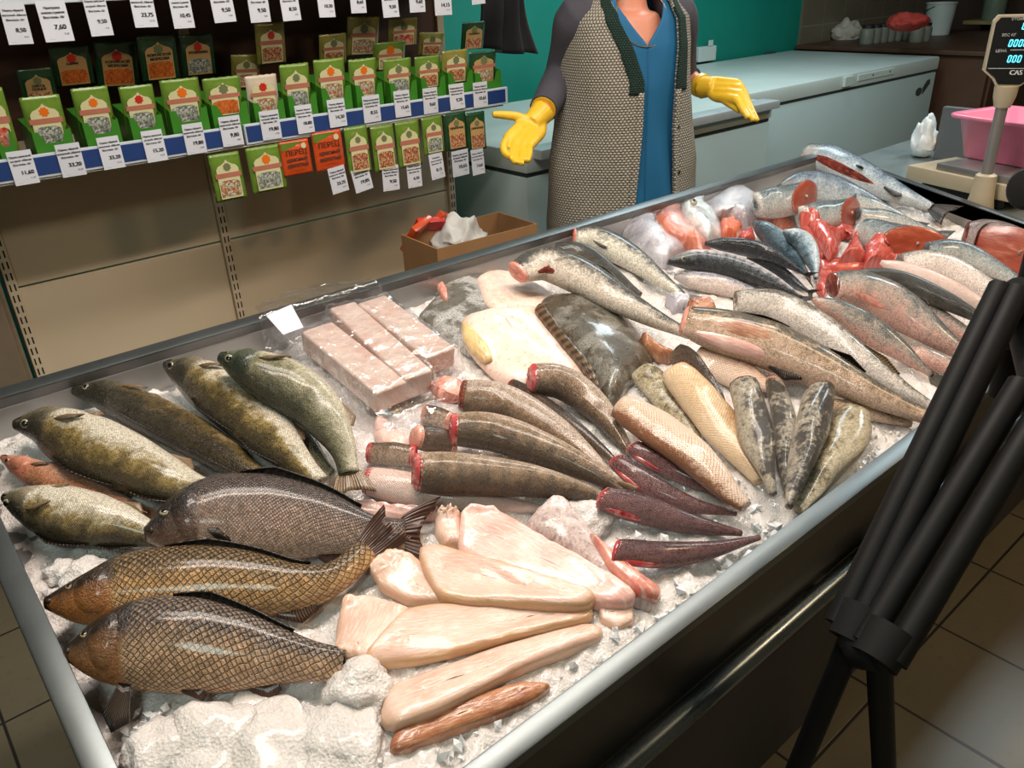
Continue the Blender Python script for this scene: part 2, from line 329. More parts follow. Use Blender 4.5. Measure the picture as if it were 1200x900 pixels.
# ------------------------------------------------------------------ fish
def catmull(P, n, closed=False):
    P = np.asarray(P, float); m = len(P)
    if not closed:
        P = np.vstack([2*P[0]-P[1], P, 2*P[-1]-P[-2]]); 
        L = np.concatenate([[0], np.cumsum(np.linalg.norm(np.diff(P[1:-1], axis=0), axis=1))]); out = []
        for s in np.linspace(0, L[-1], n):
            i = min(np.searchsorted(L, s, side='right')-1, m-2); x = (s-L[i])/max(1e-9, L[i+1]-L[i]); p0, p1, p2, p3 = P[i:i+4]
            out.append(.5*((2*p1)+(-p0+p2)*x+(2*p0-5*p1+4*p2-p3)*x*x+(-p0+3*p1-3*p2+p3)*x**3))
        return np.array(out)
    out = []; Q = np.vstack([P, P[:1]]); L = np.concatenate([[0], np.cumsum(np.linalg.norm(np.diff(Q, axis=0), axis=1))])
    for s in np.linspace(0, L[-1], n, endpoint=False):
        i = min(np.searchsorted(L, s, side='right')-1, m-1); x = (s-L[i])/max(1e-9, L[i+1]-L[i]); p0, p1, p2, p3 = P[(i-1) % m], P[i], P[(i+1) % m], P[(i+2) % m]
        out.append(.5*((2*p1)+(-p0+p2)*x*.8+(2*p0-5*p1+4*p2-p3)*x*x*.9+(-p0+3*p1-3*p2+p3)*x**3*.9) if False else p1*(1-x)+p2*x)
    out = np.array(out)
    for _ in range(1): out = (np.roll(out, 1, 0)+2*out+np.roll(out, -1, 0))/4
    return out
PROF = {  # t, dorsal radius, ventral radius, thickness (all times the half height)
 'zander': [(0, .10, .12, .14), (.02, .24, .26, .26), (.06, .40, .40, .42), (.12, .60, .58, .60), (.22, .88, .82, .74), (.36, 1, 1, .80), (.52, .95, .96, .74), (.68, .76, .74, .60), (.82, .52, .48, .42), (.93, .36, .34, .26), (1, .34, .34, .16)],
 'carp': [(0, .08, .10, .12), (.015, .20, .22, .24), (.05, .34, .42, .38), (.12, .62, .66, .52), (.20, .86, .82, .60), (.30, 1, .97, .64), (.45, 1, 1, .64), (.62, .82, .86, .54), (.76, .58, .62, .42), (.88, .40, .42, .30), (1, .36, .36, .18)],
 'headless': [(0, .80, .84, .70), (.03, .90, .92, .78), (.15, 1, 1, .84), (.35, .96, .98, .82), (.55, .80, .80, .70), (.75, .54, .52, .50), (.9, .34, .32, .32), (1, .20, .20, .16)],
 'cod': [(0, .62, .60, .40), (.04, .74, .76, .52), (.15, .96, .98, .72), (.32, 1, 1, .78), (.5, .84, .84, .70), (.7, .58, .56, .50), (.88, .34, .32, .32), (1, .26, .26, .18)],
 'mack': [(0, .12, .12, .16), (.04, .36, .36, .36), (.15, .75, .75, .66), (.35, 1, 1, .80), (.55, .92, .92, .72), (.75, .60, .60, .50), (.92, .24, .24, .24), (1, .18, .18, .14)],
 'trunk': [(0, .80, .80, .6), (.2, .95, .95, .75), (.7, 1, 1, .82), (1, 1, 1, .82)],
 'tail': [(0, .9, .9, .75), (.3, 1, 1, .75), (.7, .72, .72, .55), (1, .45, .45, .32)],
 'strip': [(0, .66, .66, .30), (.06, .86, .86, .42), (.25, 1, 1, .46), (.55, .92, .92, .42), (.8, .60, .60, .34), (1, .28, .28, .18)],
 'chunk': [(0, .9, .9, .8), (.5, 1, 1, .85), (1, .92, .92, .8)],
}
NR, NS = 44, 26
class Fish:
    def __init__(s, pts, hw, prof, dorsal='L', roll=0.0, thick=1.0, sink=.004, stiff=.2, lift=0.0, oblique=(0, 0), oblique0=(0, 0), wob=0.03):
        pts = np.asarray(pts, float); px = catmull(pts, NR); t = np.linspace(0, 1, NR); K = np.array(PROF[prof])
        rd, rv, th = [np.interp(t, K[:, 0], K[:, k]) for k in (1, 2, 3)]
        sm = lambda a: np.convolve(np.pad(a, 2, mode='edge'), [.1, .2, .4, .2, .1], 'valid')
        rd, rv, th = sm(rd), sm(rv), sm(th)*thick
        w = np.full(NR, -.02); sgn = 1.0 if dorsal == 'L' else -1.0; cr, sr = math.cos(math.radians(roll)), math.sin(math.radians(roll))
        for it in range(9):
            uvp = np.array([tpx(x, y, ww) for (x, y), ww in zip(px, w)])
            for _ in range(2): uvp[1:-1] = (uvp[:-2]+2*uvp[1:-1]+uvp[2:])/4
            tg = np.gradient(uvp, axis=0); tg /= np.linalg.norm(tg, axis=1)[:, None]; nn = np.stack([-tg[:, 1], tg[:, 0]], 1)
            m = NR//3; P0 = tw(*uvp[m], w[m]); pp = proj(P0); sd = _n(px[min(m+2, NR-1)]-px[m-2]); pn = np.array([-sd[1], sd[0]])
            kn = abs((proj(P0+(TX*nn[m, 0]+TV*nn[m, 1])*.01)-pp)@pn)/.01; kw = abs((proj(P0+TW*.01)-pp)@pn)/.01
            q = th[m]; A = math.hypot(cr, q*sr); B = math.hypot(sr, q*cr); H = hw/math.hypot(A*kn, B*kw)
            halfN = H*np.sqrt((cr*(rd+rv)/2)**2+(sr*th)**2); halfW = H*np.sqrt((sr*(rd+rv)/2)**2+(cr*th)**2)
            req = np.full(NR, -9.0)
            for j in np.linspace(-.8, .8, 9):
                a = uvp+nn*(halfN*j)[:, None]; req = np.maximum(req, hm_at(a[:, 0], a[:, 1])+halfW*math.sqrt(1-j*j))
            wt = np.ones(NR)
            B_ = np.stack([np.ones(NR), t-.5, .35*((t-.5)**2-.083)*4], 1)
            for _ in range(6):
                AtA = (B_*wt[:, None]).T@B_+np.diag([0, 2.0, 40*stiff]); ws = B_@np.linalg.solve(AtA, (B_*wt[:, None]).T@req); wt = np.where(req > ws+sink, 6.0, 1.0)
            ws = ws+max(0.0, np.percentile(req-ws, 80)-sink)*.6
            w = .45*w+.55*(ws-sink*.5+lift)
        uvp = np.array([tpx(x, y, ww) for (x, y), ww in zip(px, w)])
        for _ in range(2): uvp[1:-1] = (uvp[:-2]+2*uvp[1:-1]+uvp[2:])/4
        s.t, s.H, s.rd, s.rv, s.th, s.uv, s.w, s.tg, s.nn = t, H, rd*H, rv*H, th*H, uvp, w, tg, nn
        s.c = np.array([tw(a, b, c) for (a, b), c in zip(uvp, w)]); T3 = np.gradient(s.c, axis=0); s.len = np.linalg.norm(np.diff(s.c, axis=0), axis=1).sum(); s.T = T3/np.linalg.norm(T3, axis=1)[:, None]
        n3 = np.array([TX*a+TV*b for a, b in nn]); w3 = np.cross(s.T, n3); w3 /= np.linalg.norm(w3, axis=1)[:, None]
        s.ed = n3*sgn*cr+w3*sr; s.el = w3*cr-n3*sgn*sr; s.ob, s.ob0 = oblique, oblique0; s.wob = wob; s.seed = RNG.randint(1000)
        s.org = s.c[NR//2]-TW*halfW[NR//2]
        th_ = np.linspace(0, 2*PI, 20, endpoint=False); Q = np.array([s.S(a, q) for a in np.linspace(0, 1, 60) for q in th_])-TO
        hm_splat(np.stack([Q@TX, Q@TV, Q@TW], 1))
    def _i(s, a, t):
        x = np.clip(t, 0, 1)*(NR-1); i = min(int(x), NR-2); f = x-i; return a[i]*(1-f)+a[i+1]*f
    def S(s, t, q, off=0.0):
        """surface point; q = 0 at the back, PI at the belly, PI/2 on the side that faces up"""
        c, ed, el, T = s._i(s.c, t), s._i(s.ed, t), s._i(s.el, t), s._i(s.T, t); r = s._i(s.rd, t) if math.cos(q) > 0 else s._i(s.rv, t); h = s._i(s.th, t)
        wv = 1+s.wob*math.sin(t*9+s.seed)*math.sin(2*q+s.seed*.7)
        a, b = math.cos(q)*(r+off)*wv, math.sin(q)*(h+off)*wv; P = c+ed*a+el*b
        if any(s.ob): P = P+T*((s.ob[0]*a+s.ob[1]*b)*t**1.2)
        if any(s.ob0) and t < .5: P = P+T*((s.ob0[0]*a+s.ob0[1]*b)*((.5-t)*2)**2)
        return P
    def body(s, name, mat, root):
        vs = []; A = []; B = []
        for i in range(NR):
            per = PI*math.sqrt((((s.rd[i]+s.rv[i])/2)**2+s.th[i]**2)/2)
            for k in range(NS):
                q = 2*PI*k/NS; d = (1-math.cos(q))/2; d = math.acos(math.cos(q))/PI
                vs.append(s.S(s.t[i], q)); A.append((s.t[i], d)); B.append((s.t[i]*s.len+s.seed, d*per))
        fs = [(i*NS+k, i*NS+(k+1) % NS, (i+1)*NS+(k+1) % NS, (i+1)*NS+k) for i in range(NR-1) for k in range(NS)]
        for e, sg in ((0, -1), (NR-1, 1)):
            b = len(vs); o = e*NS; cc = np.mean(vs[o:o+NS], axis=0); r = min(s.rd[e], s.th[e])*.14
            for k in range(NS): vs.append(cc+(np.asarray(vs[o+k])-cc)*.6-s.T[e]*sg*r*.6); A.append(A[o+k]); B.append(B[o+k])
            vs.append(cc-s.T[e]*sg*r); A.append(A[o]); B.append(B[o+NS//4])
            for k in range(NS):
                f = (o+k, b+k, b+(k+1) % NS, o+(k+1) % NS); fs.append(f if sg < 0 else f[::-1]); f = (b+k, b+NS, b+(k+1) % NS); fs.append(f if sg < 0 else f[::-1])
        me = mesh(name, vs, fs, s.org, {'body': A, 'skin': B}); return link(name, fixn(me), mat, root)
    def patch(s, name, mat, root, t0, t1, q0, q1, off, n=14, rim=-.0012, m=None, shape=None, parent=None):
        """a raised piece of skin over part of the surface"""
        m = m or n; vs = []; A = []; B = []
        for i in range(n+1):
            for j in range(m+1):
                a, b = 2*i/n-1, 2*j/m-1
                # squircle mapping: rounded outline
                x, y = a*math.sqrt(1-b*b/2), b*math.sqrt(1-a*a/2); r = min(1, math.hypot(x, y)); t = t0+(t1-t0)*(x+1)/2
                q = q0+(q1-q0)*(y+1)/2
                o = rim+(off-rim)*(1-r**3); vs.append(s.S(t, q, o)); d = math.acos(math.cos(q))/PI; A.append((t, d)); B.append((t*s.len+s.seed, d*s.H*2.6))
        W = m+1; fs = [(i*W+j, (i+1)*W+j, (i+1)*W+j+1, i*W+j+1) for i in range(n) for j in range(m)]
        o = link(name, fixn(mesh(name, vs, fs, s.org, {'body': A, 'skin': B})), mat, root); return o
    def fin(s, name, mat, root, t0, t1, q, hs, sweep=.5, lay=0.0, n=12, m=4, in_=.75, thick=.0016, flare=0.0):
        """fin standing on the line q between t0 and t1; hs = heights in half heights; lay leans it along the surface"""
        vs = []; A = []
        for i in range(n+1):
            f = i/n; h = np.interp(f, np.linspace(0, 1, len(hs)), hs)*s.H; t = t0+(t1-t0)*f; c = s._i(s.c, t); P = s.S(t, q); base = c+(P-c)*in_
            outd = _n(P-c); T = s._i(s.T, t); tan2 = _n(s.S(t, q+.1)-P)
            for j in range(m+1):
                g = j/m; r = .004*math.sin(f*n*PI)*(g)*.5
                vs.append(base+(outd*math.cos(lay*g)+tan2*math.sin(lay*g))*(np.linalg.norm(P-base)*min(1, g*3)+h*g)+T*(h*sweep*g+r+(f-.5)*flare*s.H*g)); A.append((f, g))
        W = m+1; fs = [(i*W+j, (i+1)*W+j, (i+1)*W+j+1, i*W+j+1) for i in range(n) for j in range(m)]
        o = link(name, mesh(name, vs, fs, s.org, {'body': A, 'skin': A}), mat, root); md = o.modifiers.new('thickness', 'SOLIDIFY'); md.thickness = thick; md.offset = 0; return o
    def tail(s, mat, root, length=1.3, spread=1.25, fork=.45, bend=0.0, up=0.0, twist=0.0, name='tail_fin'):
        n, m = 16, 6; vs = []; A = []; c = s.c[-1]; T, ed, el = s.T[-1], s.ed[-1], s.el[-1]; L = length*s.H; a0 = (s.rd[-1]+s.rv[-1])/2
        for i in range(n+1):
            f = 2*i/n-1; lg = L*(1-fork*(1-abs(f)**1.4))
            for j in range(m+1):
                g = j/m; wd = a0*.9*(1-g)+s.H*spread*g**.8; x = lg*(.25*0+g)
                P = c-T*a0*.4+T*x+ed*(f*wd+bend*g*g*L)+el*(up*g*g*L+.05*s.H*math.sin(f*9)*g+twist*f*g*L); vs.append(P); A.append(((f+1)/2, g))
        W = m+1; fs = [(i*W+j, (i+1)*W+j, (i+1)*W+j+1, i*W+j+1) for i in range(n) for j in range(m)]
        o = link(name, mesh(name, vs, fs, s.org, {'body': A, 'skin': A}), mat, root); md = o.modifiers.new('thickness', 'SOLIDIFY'); md.thickness = .002; md.offset = 0; return o
    def eye(s, root, t, q, r, white, pupil):
        P = s.S(t, q); c = s._i(s.c, t); nrm = _n(s.S(t, q, .01)-P); a = _n(np.cross(nrm, (1, .2, .1))); b = np.cross(nrm, a); out = []
        for nm, R, h, mt, off in (('eye', r, .55, white, -.15), ('pupil', r*.68, .30, pupil, .26)):
            vs = [P+nrm*(off*r+R*h*math.cos(e))+(a*math.cos(k)+b*math.sin(k))*R*math.sin(e) for e in np.linspace(0.05, PI-.05, 9) for k in np.linspace(0, 2*PI, 16, endpoint=False)]
            fs = [(i*16+k, i*16+(k+1) % 16, (i+1)*16+(k+1) % 16, (i+1)*16+k) for i in range(8) for k in range(16)]+[tuple(range(16)), tuple(range(128, 144))]
            o = link(nm, fixn(mesh(nm, vs, fs, s.org)), mt, root if nm == 'eye' else out[0]); out.append(o)
            if nm == 'pupil': o.location = (0, 0, 0)
        return out[0]
    def cut(s, mat, root, end=1, name='cut_face', bulge=.004, lump=.12, bone=None, grow=1.0):
        e = 1.0 if end else 0.0; sg = 1 if end else -1; n = 24; ring = [s.S(e, 2*PI*k/n) for k in range(n)]; cc = np.mean(ring, axis=0); T = s.T[-1 if end else 0]; r0 = min(s.rd[-1 if end else 0], s.th[-1 if end else 0])
        r = np.random.RandomState(s.seed); vs = []; A = []; B = []
        for a, f in enumerate((1.03, .97, .75, .5, .25, 0.02)):
            for k in range(n):
                z = (0, .45, .9, 1, 1, 1)[a]; j = (r.rand()-.5)*lump*r0*(0 if a == 0 else 1)
                vs.append(cc+(ring[k]-cc)*f*grow+T*sg*(z*(bulge+r0*.12)-(.004 if a == 0 else 0)+j)); q = 2*PI*k/n; A.append((1-f, f)); B.append((f*r0*math.cos(q)+s.seed, f*r0*math.sin(q)))
        fs = [(i*n+k, i*n+(k+1) % n, (i+1)*n+(k+1) % n, (i+1)*n+k) for i in range(5) for k in range(n)]+[tuple(range(5*n, 6*n))]
        o = link(name, fixn(mesh(name, vs, fs, s.org, {'body': A, 'skin': B})), mat, root)
        if bone is not None:
            P = cc+T*sg*(bulge+r0*.12)+(ring[6]-cc)*.08; vs = []
            MB().lathe(P-T*sg*.002, [(.1*r0, 0), (.16*r0, .003), (.10*r0, .006), (.03*r0, .004)], 10, T*sg).build('backbone', bone, root, s.org, True)
        return o

def blob(name, root, mat, out, thick, h0=None, p=2.6, sink=.003, blur=.018, segs=56, jit=.0015, org=None, tip=0.0, lift=0.0, wob=.0, flex=.45, slope=.22):
    """a soft flat piece with its outline given on the picture, draped over what lies beneath it"""
    global HM
    out = np.asarray(out, float); hb = hm_blur(blur); w = 0.0; r0 = np.random.RandomState(RNG.randint(9999))
    def at(H, u, v): return H[np.clip(np.rint(u/CS).astype(int), 0, NU-1), np.clip(np.rint(v/CS).astype(int), 0, NV-1)]
    wv = np.full(segs, -.02); OP = catmull(out, segs, True)
    for it in range(8):
        O = np.array([tpx(x, y, ww) for (x, y), ww in zip(OP, wv)]); c = O.mean(0); ev, evec = np.linalg.eigh(np.cov((O-c).T)); ax = evec[:, 1]; x = (O-c)@ax; hl = .62*(x.max()-x.min())/2; sh = (x.max()+x.min())/2
        foot = c+ax*(np.clip(x-sh, -hl, hl)+sh)[:, None]
        Pall = np.vstack([foot+(O-foot)*q for q in (1, .8, .6, .4, .2)]); z = np.maximum(at(hb, Pall[:, 0], Pall[:, 1]), at(HM, Pall[:, 0], Pall[:, 1])-thick*.4)
        M3 = np.column_stack([np.ones(len(Pall)), Pall-c]); pl3 = np.linalg.lstsq(M3, z, rcond=None)[0]; gm = np.hypot(pl3[1], pl3[2]); pl3[1:] *= min(1, slope/max(gm, 1e-6)); hi = max(0, np.percentile(z-M3@pl3, 85)-thick*.5)*.5
        def basef(P): q = np.column_stack([np.ones(len(P)), P-c])@pl3; l = at(hb, P[:, 0], P[:, 1]); return q+(l-q)*flex+hi-sink
        wv = .4*wv+.6*(basef(O)+thick*.35+lift)
    w = float(np.mean(wv))
    fr = [1, .985, .95, .88, .78, .64, .48, .32, .16, 0]; vs = []; A = []; B = []; tops = []
    for k, f in enumerate(fr):
        Pk = foot+(O-foot)*f; base = basef(Pk)
        if k == 0: b0 = base
        hh = thick*(1-f**p)**(1/p); hh = hh+jit*(r0.rand(segs)-.5)*(1-f)+wob*(vnoise(Pk[:, 0], Pk[:, 1], 22, 5)-.5)*(1-f**4)
        W = base+hh+lift+tip*((Pk-c)@ax); 
        if 0 < k: W = np.maximum(W, b0*.0+W)
        for (u, v), ww in zip(Pk, W): vs.append(tw(u, v, ww)); 
        A += [((xx-x.min())/(np.ptp(x)+1e-6), f) for xx in (Pk-c)@ax]; B += [((q-c)@ax, (q-c)@np.array([-ax[1], ax[0]])) for q in Pk]
        tops.append(np.column_stack([Pk, W]))
    n = segs; nb = len(fr); fs = [(i*n+k, i*n+(k+1) % n, (i+1)*n+(k+1) % n, (i+1)*n+k) for i in range(nb-1) for k in range(n)]
    b = len(vs)
    for f in (.97, .5, 0):
        Pk = foot+(O-foot)*f; W = basef(Pk)-.003+lift+tip*((Pk-c)@ax)
        for (u, v), ww in zip(Pk, W): vs.append(tw(u, v, ww)); A.append((.5, 1)); B.append((u, v))
    fs += [(k, b+k, b+(k+1) % n, (k+1) % n) for k in range(n)]+[(b+i*n+k, b+(i+1)*n+k, b+(i+1)*n+(k+1) % n, b+i*n+(k+1) % n) for i in range(2) for k in range(n)]
    org = tw(c[0], c[1], w) if org is None else org
    me = mesh(name, vs, fs, org, {'body': A, 'skin': B}); bm = bmesh.new(); bm.from_mesh(me); bmesh.ops.remove_doubles(bm, verts=bm.verts, dist=1e-6); bmesh.ops.recalc_face_normals(bm, faces=bm.faces); bm.to_mesh(me); bm.free()
    o = link(name, me, mat, root)
    if root is None: o.location = [float(q) for q in org]
    T = np.vstack(tops); T2 = np.vstack([tops[i]*(1-g)+tops[i+1]*g for i in range(len(tops)-1) for g in (0, .33, .66)]); hm_splat(T2, 1)
    o_info[o.name] = (O, org, w, c)
    return o
o_info = {}
# ------------------------------------------------------------------ skins and meats
m_zan = fishmat('zander_skin', rgb(62, 52, 30), rgb(150, 128, 72), rgb(232, 224, 206), (rgb(58, 54, 42), rgb(120, 110, 88), rgb(205, 195, 180)), .2, .0032, .0032, .30, .35, 7, .40, .24, stops=(.26, .44, .60))
m_zan2 = fishmat('dark_zander_skin', rgb(44, 38, 24), rgb(112, 92, 52), rgb(196, 172, 128), (rgb(50, 46, 36), rgb(96, 88, 70), rgb(180, 170, 155)), .2, .0032, .0032, .30, .45, 6, .5, .22, stops=(.34, .55, .85))
m_zan3 = fishmat('green_zander_skin', rgb(54, 56, 42), rgb(132, 128, 96), rgb(214, 206, 182), (rgb(48, 56, 44), rgb(96, 104, 82), rgb(190, 190, 175)), .2, .0030, .0030, .32, .35, 5, .25, .24, stops=(.22, .46, .70))
m_zanp = fishmat('pink_headed_skin', rgb(120, 82, 52), rgb(190, 128, 92), rgb(236, 190, 168), (rgb(176, 108, 84), rgb(226, 158, 130), rgb(240, 196, 176)), .24, .0032, .0032, .2, .35, 0, .4, .28)
m_carp = fishmat('golden_carp_scales', rgb(44, 36, 24), rgb(166, 128, 78), rgb(212, 160, 104), (rgb(48, 34, 22), rgb(170, 108, 56), rgb(214, 134, 74)), .215, .0098, .0090, .8, .22, 0, .4, .25, stops=(.34, .54, .90), bm=.8)
m_carp2 = fishmat('bronze_carp_scales', rgb(34, 40, 52), rgb(166, 134, 102), rgb(224, 176, 136), (rgb(44, 34, 28), rgb(140, 96, 60), rgb(220, 146, 92)), .235, .0092, .0084, .8, .20, 0, .4, .24, stops=(.36, .54, .90), bm=.8)
m_bream = fishmat('bream_scales', rgb(44, 42, 46), rgb(160, 134, 118), rgb(216, 184, 158), (rgb(40, 34, 32), rgb(104, 78, 66), rgb(190, 150, 126)), .20, .0052, .0050, .6, .22, 0, .4, .24, stops=(.32, .56, .92), bm=.7)
m_hless = fishmat('headless_zander_skin', rgb(72, 56, 38), rgb(140, 112, 80), rgb(214, 190, 170), None, .2, .0034, .0034, .35, .45, 9, .42, .24, stops=(.22, .46, .78))
m_hless2 = fishmat('pale_headless_skin', rgb(84, 66, 48), rgb(162, 132, 104), rgb(228, 208, 192), None, .2, .0036, .0036, .55, .45, 0, .3, .22, stops=(.16, .42, .68), bm=.8)
m_hdark = fishmat('dark_thin_skin', rgb(46, 38, 32), rgb(92, 72, 56), rgb(130, 104, 82), None, .2, .0034, .0034, .4, .4, 0, .4, .24)
m_hbelly = fishmat('pink_belly_skin', rgb(214, 176, 160), rgb(236, 206, 194), rgb(242, 216, 206), None, .2, .004, .004, .05, .4, 0, .4, .3, cellv=.15)
m_purple = fishmat('purple_skin', rgb(64, 34, 36), rgb(118, 76, 76), rgb(152, 104, 102), None, .2, .0034, .0034, .42, .5, 0, .4, .25, stops=(.12, .45, .85), bm=.8)
m_pollock = fishmat('pollock_skin', rgb(66, 64, 60), rgb(150, 142, 128), rgb(232, 220, 204), None, .2, .004, .004, .15, .4, 0, .4, .26, spots=.15, spot_s=60, stops=(.40, .52, .68))
m_poll2 = fishmat('silver_pollock_skin', rgb(58, 62, 64), rgb(176, 172, 158), rgb(236, 230, 212), None, .2, .004, .004, .12, .35, 0, .4, .25, stops=(.40, .52, .64))
m_cod = fishmat('cod_skin', rgb(84, 74, 56), rgb(170, 142, 112), rgb(226, 194, 170), None, .2, .004, .004, .10, .55, 0, .4, .28, spots=.35, spotc=rgb(60, 50, 38), spot_s=150, lat=rgb(222, 204, 176), stops=(.34, .46, .74))
m_cod2 = fishmat('silver_cod_skin', rgb(104, 94, 74), rgb(196, 188, 180), rgb(232, 220, 210), None, .2, .004, .004, .12, .55, 0, .4, .24, spots=.2, spotc=rgb(70, 62, 50), spot_s=160, lat=rgb(228, 214, 190), stops=(.26, .40, .66))
m_trout = fishmat('grey_trout_skin', rgb(82, 86, 84), rgb(168, 156, 144), rgb(222, 170, 154), None, .2, .0038, .0038, .18, .45, 0, .4, .25, spots=.25, spotc=(.05, .05, .05), spot_s=110, stops=(.34, .54, .80))
m_tdark = fishmat('dark_grey_skin', rgb(48, 48, 44), rgb(92, 88, 80), rgb(150, 140, 128), None, .2, .0038, .0038, .2, .6, 0, .4, .3, stops=(.3, .6, .95))
m_white = fishmat('white_belly_skin', rgb(112, 122, 116), rgb(208, 198, 188), rgb(238, 222, 212), None, .2, .004, .004, .08, .3, 0, .4, .24, spots=.0, stops=(.26, .40, .55))
m_salm = fishmat('silver_salmon_skin', rgb(84, 98, 104), rgb(160, 170, 170), rgb(230, 226, 220), None, .2, .0034, .0034, .25, .35, 0, .4, .22, spots=.3, spot_s=60, stops=(.30, .46, .75))
m_salmb = fishmat('blue_salmon_skin', rgb(70, 84, 100), rgb(138, 156, 172), rgb(212, 220, 222), (rgb(96, 96, 96), rgb(170, 170, 168), rgb(206, 200, 192)), .1, .0032, .0032, .3, .5, 0, .4, .22, spots=.45, spot_s=70, stops=(.30, .48, .78))
m_spot = fishmat('spotted_salmon_skin', rgb(96, 80, 64), rgb(168, 148, 146), rgb(206, 186, 178), None, .2, .0034, .0034, .3, .4, 0, .4, .25, spots=.9, spotc=rgb(44, 36, 30), spot_s=130, stops=(.15, .45, .85))
m_mack = fishmat('mackerel_skin', rgb(30, 36, 44), rgb(112, 116, 122), rgb(214, 204, 206), (rgb(40, 44, 48), rgb(120, 118, 116), rgb(196, 186, 180)), .16, .003, .003, .12, .18, 15, .85, .22, stops=(.30, .44, .58))
m_mackd = fishmat('dark_mackerel_skin', rgb(24, 28, 34), rgb(54, 62, 72), rgb(150, 150, 154), None, .16, .003, .003, .15, .3, 14, .7, .24, stops=(.4, .62, .9))
m_mackb = fishmat('blue_mackerel_skin', rgb(38, 62, 74), rgb(108, 140, 156), rgb(202, 216, 222), None, .16, .003, .003, .3, .4, 9, .55, .22, stops=(.25, .48, .72))
m_mackw = fishmat('pale_mackerel_skin', rgb(118, 116, 128), rgb(200, 186, 186), rgb(234, 214, 204), (rgb(110, 110, 116), rgb(190, 180, 178), rgb(226, 210, 200)), .14, .003, .003, .15, .5, 0, .4, .22, stops=(.34, .46, .66))
m_speck = fishmat('mottled_grey_skin', rgb(46, 40, 32), rgb(158, 148, 132), rgb(206, 194, 172), None, .2, .004, .004, .3, 2.2, 0, .4, .3, spots=.8, spotc=rgb(44, 38, 30), spot_s=90, stops=(.12, .42, .8), bm=.9)
m_speck2 = fishmat('mottled_yellow_skin', rgb(112, 98, 68), rgb(184, 168, 132), rgb(214, 200, 170), None, .2, .004, .004, .2, 1.8, 0, .4, .32, spots=.5, spotc=rgb(70, 58, 40), spot_s=90, stops=(.12, .42, .8), bm=.9)
m_tan = fishmat('pale_tan_flesh', rgb(196, 152, 104), rgb(226, 192, 150), rgb(232, 204, 168), None, .2, .006, .006, .04, .6, 0, .4, .36, stops=(.12, .42, .8), cellv=.08)
m_tan2 = fishmat('rosy_tan_flesh', rgb(150, 98, 66), rgb(220, 186, 160), rgb(234, 206, 184), None, .2, .006, .006, .04, .45, 0, .4, .34, stops=(.16, .34, .6), cellv=.08)
m_fin = finmat('dark_fin', rgb(52, 40, 30), rgb(26, 20, 16)); m_fing = finmat('tan_fin', rgb(150, 124, 92), rgb(98, 78, 56)); m_finp = finmat('grey_fin', rgb(96, 96, 90), rgb(52, 54, 52))
m_finr = finmat('reddish_fin', rgb(92, 56, 40), rgb(46, 26, 20)); m_finw = finmat('pale_fin', rgb(206, 196, 180), rgb(150, 140, 126))
m_eye = simple('eye_white', rgb(160, 150, 122), .1, var=.1, coat=1); m_eyed = simple('eye_amber', rgb(96, 74, 44), .1, coat=1); m_eyec = simple('eye_gold', rgb(170, 140, 96), .1, coat=1); m_pup = simple('eye_pupil', (.006, .006, .007), .06, coat=1)
m_raw = fleshmat('raw_red_flesh', rgb(196, 76, 80), rgb(236, 176, 168), rgb(150, 30, 40), .22, .5, 1.0)
m_slit = fleshmat('belly_cavity', rgb(122, 48, 38), rgb(176, 96, 78), rgb(70, 22, 18), .25, .5, 3.0)
m_pinkc = fleshmat('pink_cut_flesh', rgb(226, 158, 140), rgb(244, 206, 190), rgb(206, 110, 96), .25, .4, 3.0)
m_sred = fleshmat('salmon_red_flesh', rgb(190, 84, 74), rgb(222, 138, 124), rgb(170, 62, 58), .24, .45, 5.0)
m_sred2 = fleshmat('salmon_steak_flesh', rgb(172, 82, 58), rgb(192, 108, 82), rgb(152, 62, 44), .28, .35, 1.0)
m_sor = fleshmat('salmon_orange_flesh', rgb(226, 122, 84), rgb(246, 190, 160), rgb(206, 84, 54), .26, .4, 7.0)
m_fil = fleshmat('white_fillet', rgb(228, 198, 182), rgb(238, 218, 206), rgb(220, 176, 158), .26, .4, 7.0, .3, edge=rgb(222, 184, 156))
m_fil2 = fleshmat('pink_white_fillet', rgb(238, 200, 190), rgb(246, 222, 214), rgb(226, 172, 160), .24, .45, 6.0, .3)
m_fil3 = fleshmat('brown_edged_fillet', rgb(186, 128, 92), rgb(214, 172, 140), rgb(146, 86, 58), .26, .4, 8.0, .2)
m_fily = fleshmat('yellowish_fillet', rgb(228, 194, 178), rgb(238, 216, 206), rgb(220, 176, 158), .28, .35, 9.0, .25, edge=rgb(206, 166, 122))
m_block = fleshmat('pressed_fish_block', rgb(224, 202, 190), rgb(236, 220, 210), rgb(214, 180, 166), .4, .15, 1.5, .2, spotc=rgb(205, 150, 128))
m_wflat = fleshmat('white_flatfish_skin', rgb(234, 210, 196), rgb(242, 226, 214), rgb(226, 190, 172), .32, .3, 1.0, .15, spotc=rgb(200, 120, 104))
def flatdark(name, a, b, c):
    g = G(name); sk = g.uv('skin'); n = g.noise(sk, 14, 6.0, .65); n2 = g.noise(sk, 60, 5.0, .7); n3 = g.noise(sk, 300, 2.0); x = g.ramp(n2, [(.32, a), (.52, b), (.75, tuple(q*.5 for q in a))])
    x = g.mix(g.math('MULTIPLY', g.smooth(n, .46, .60), g.smooth(n3, .25, .6)), x, c); g.bump(g.math('ADD', n2, g.math('MULTIPLY', n3, .5)), .9, .003); return g.fin(x, g.math('ADD', .18, g.math('MULTIPLY', n2, .25)), 0, .5)
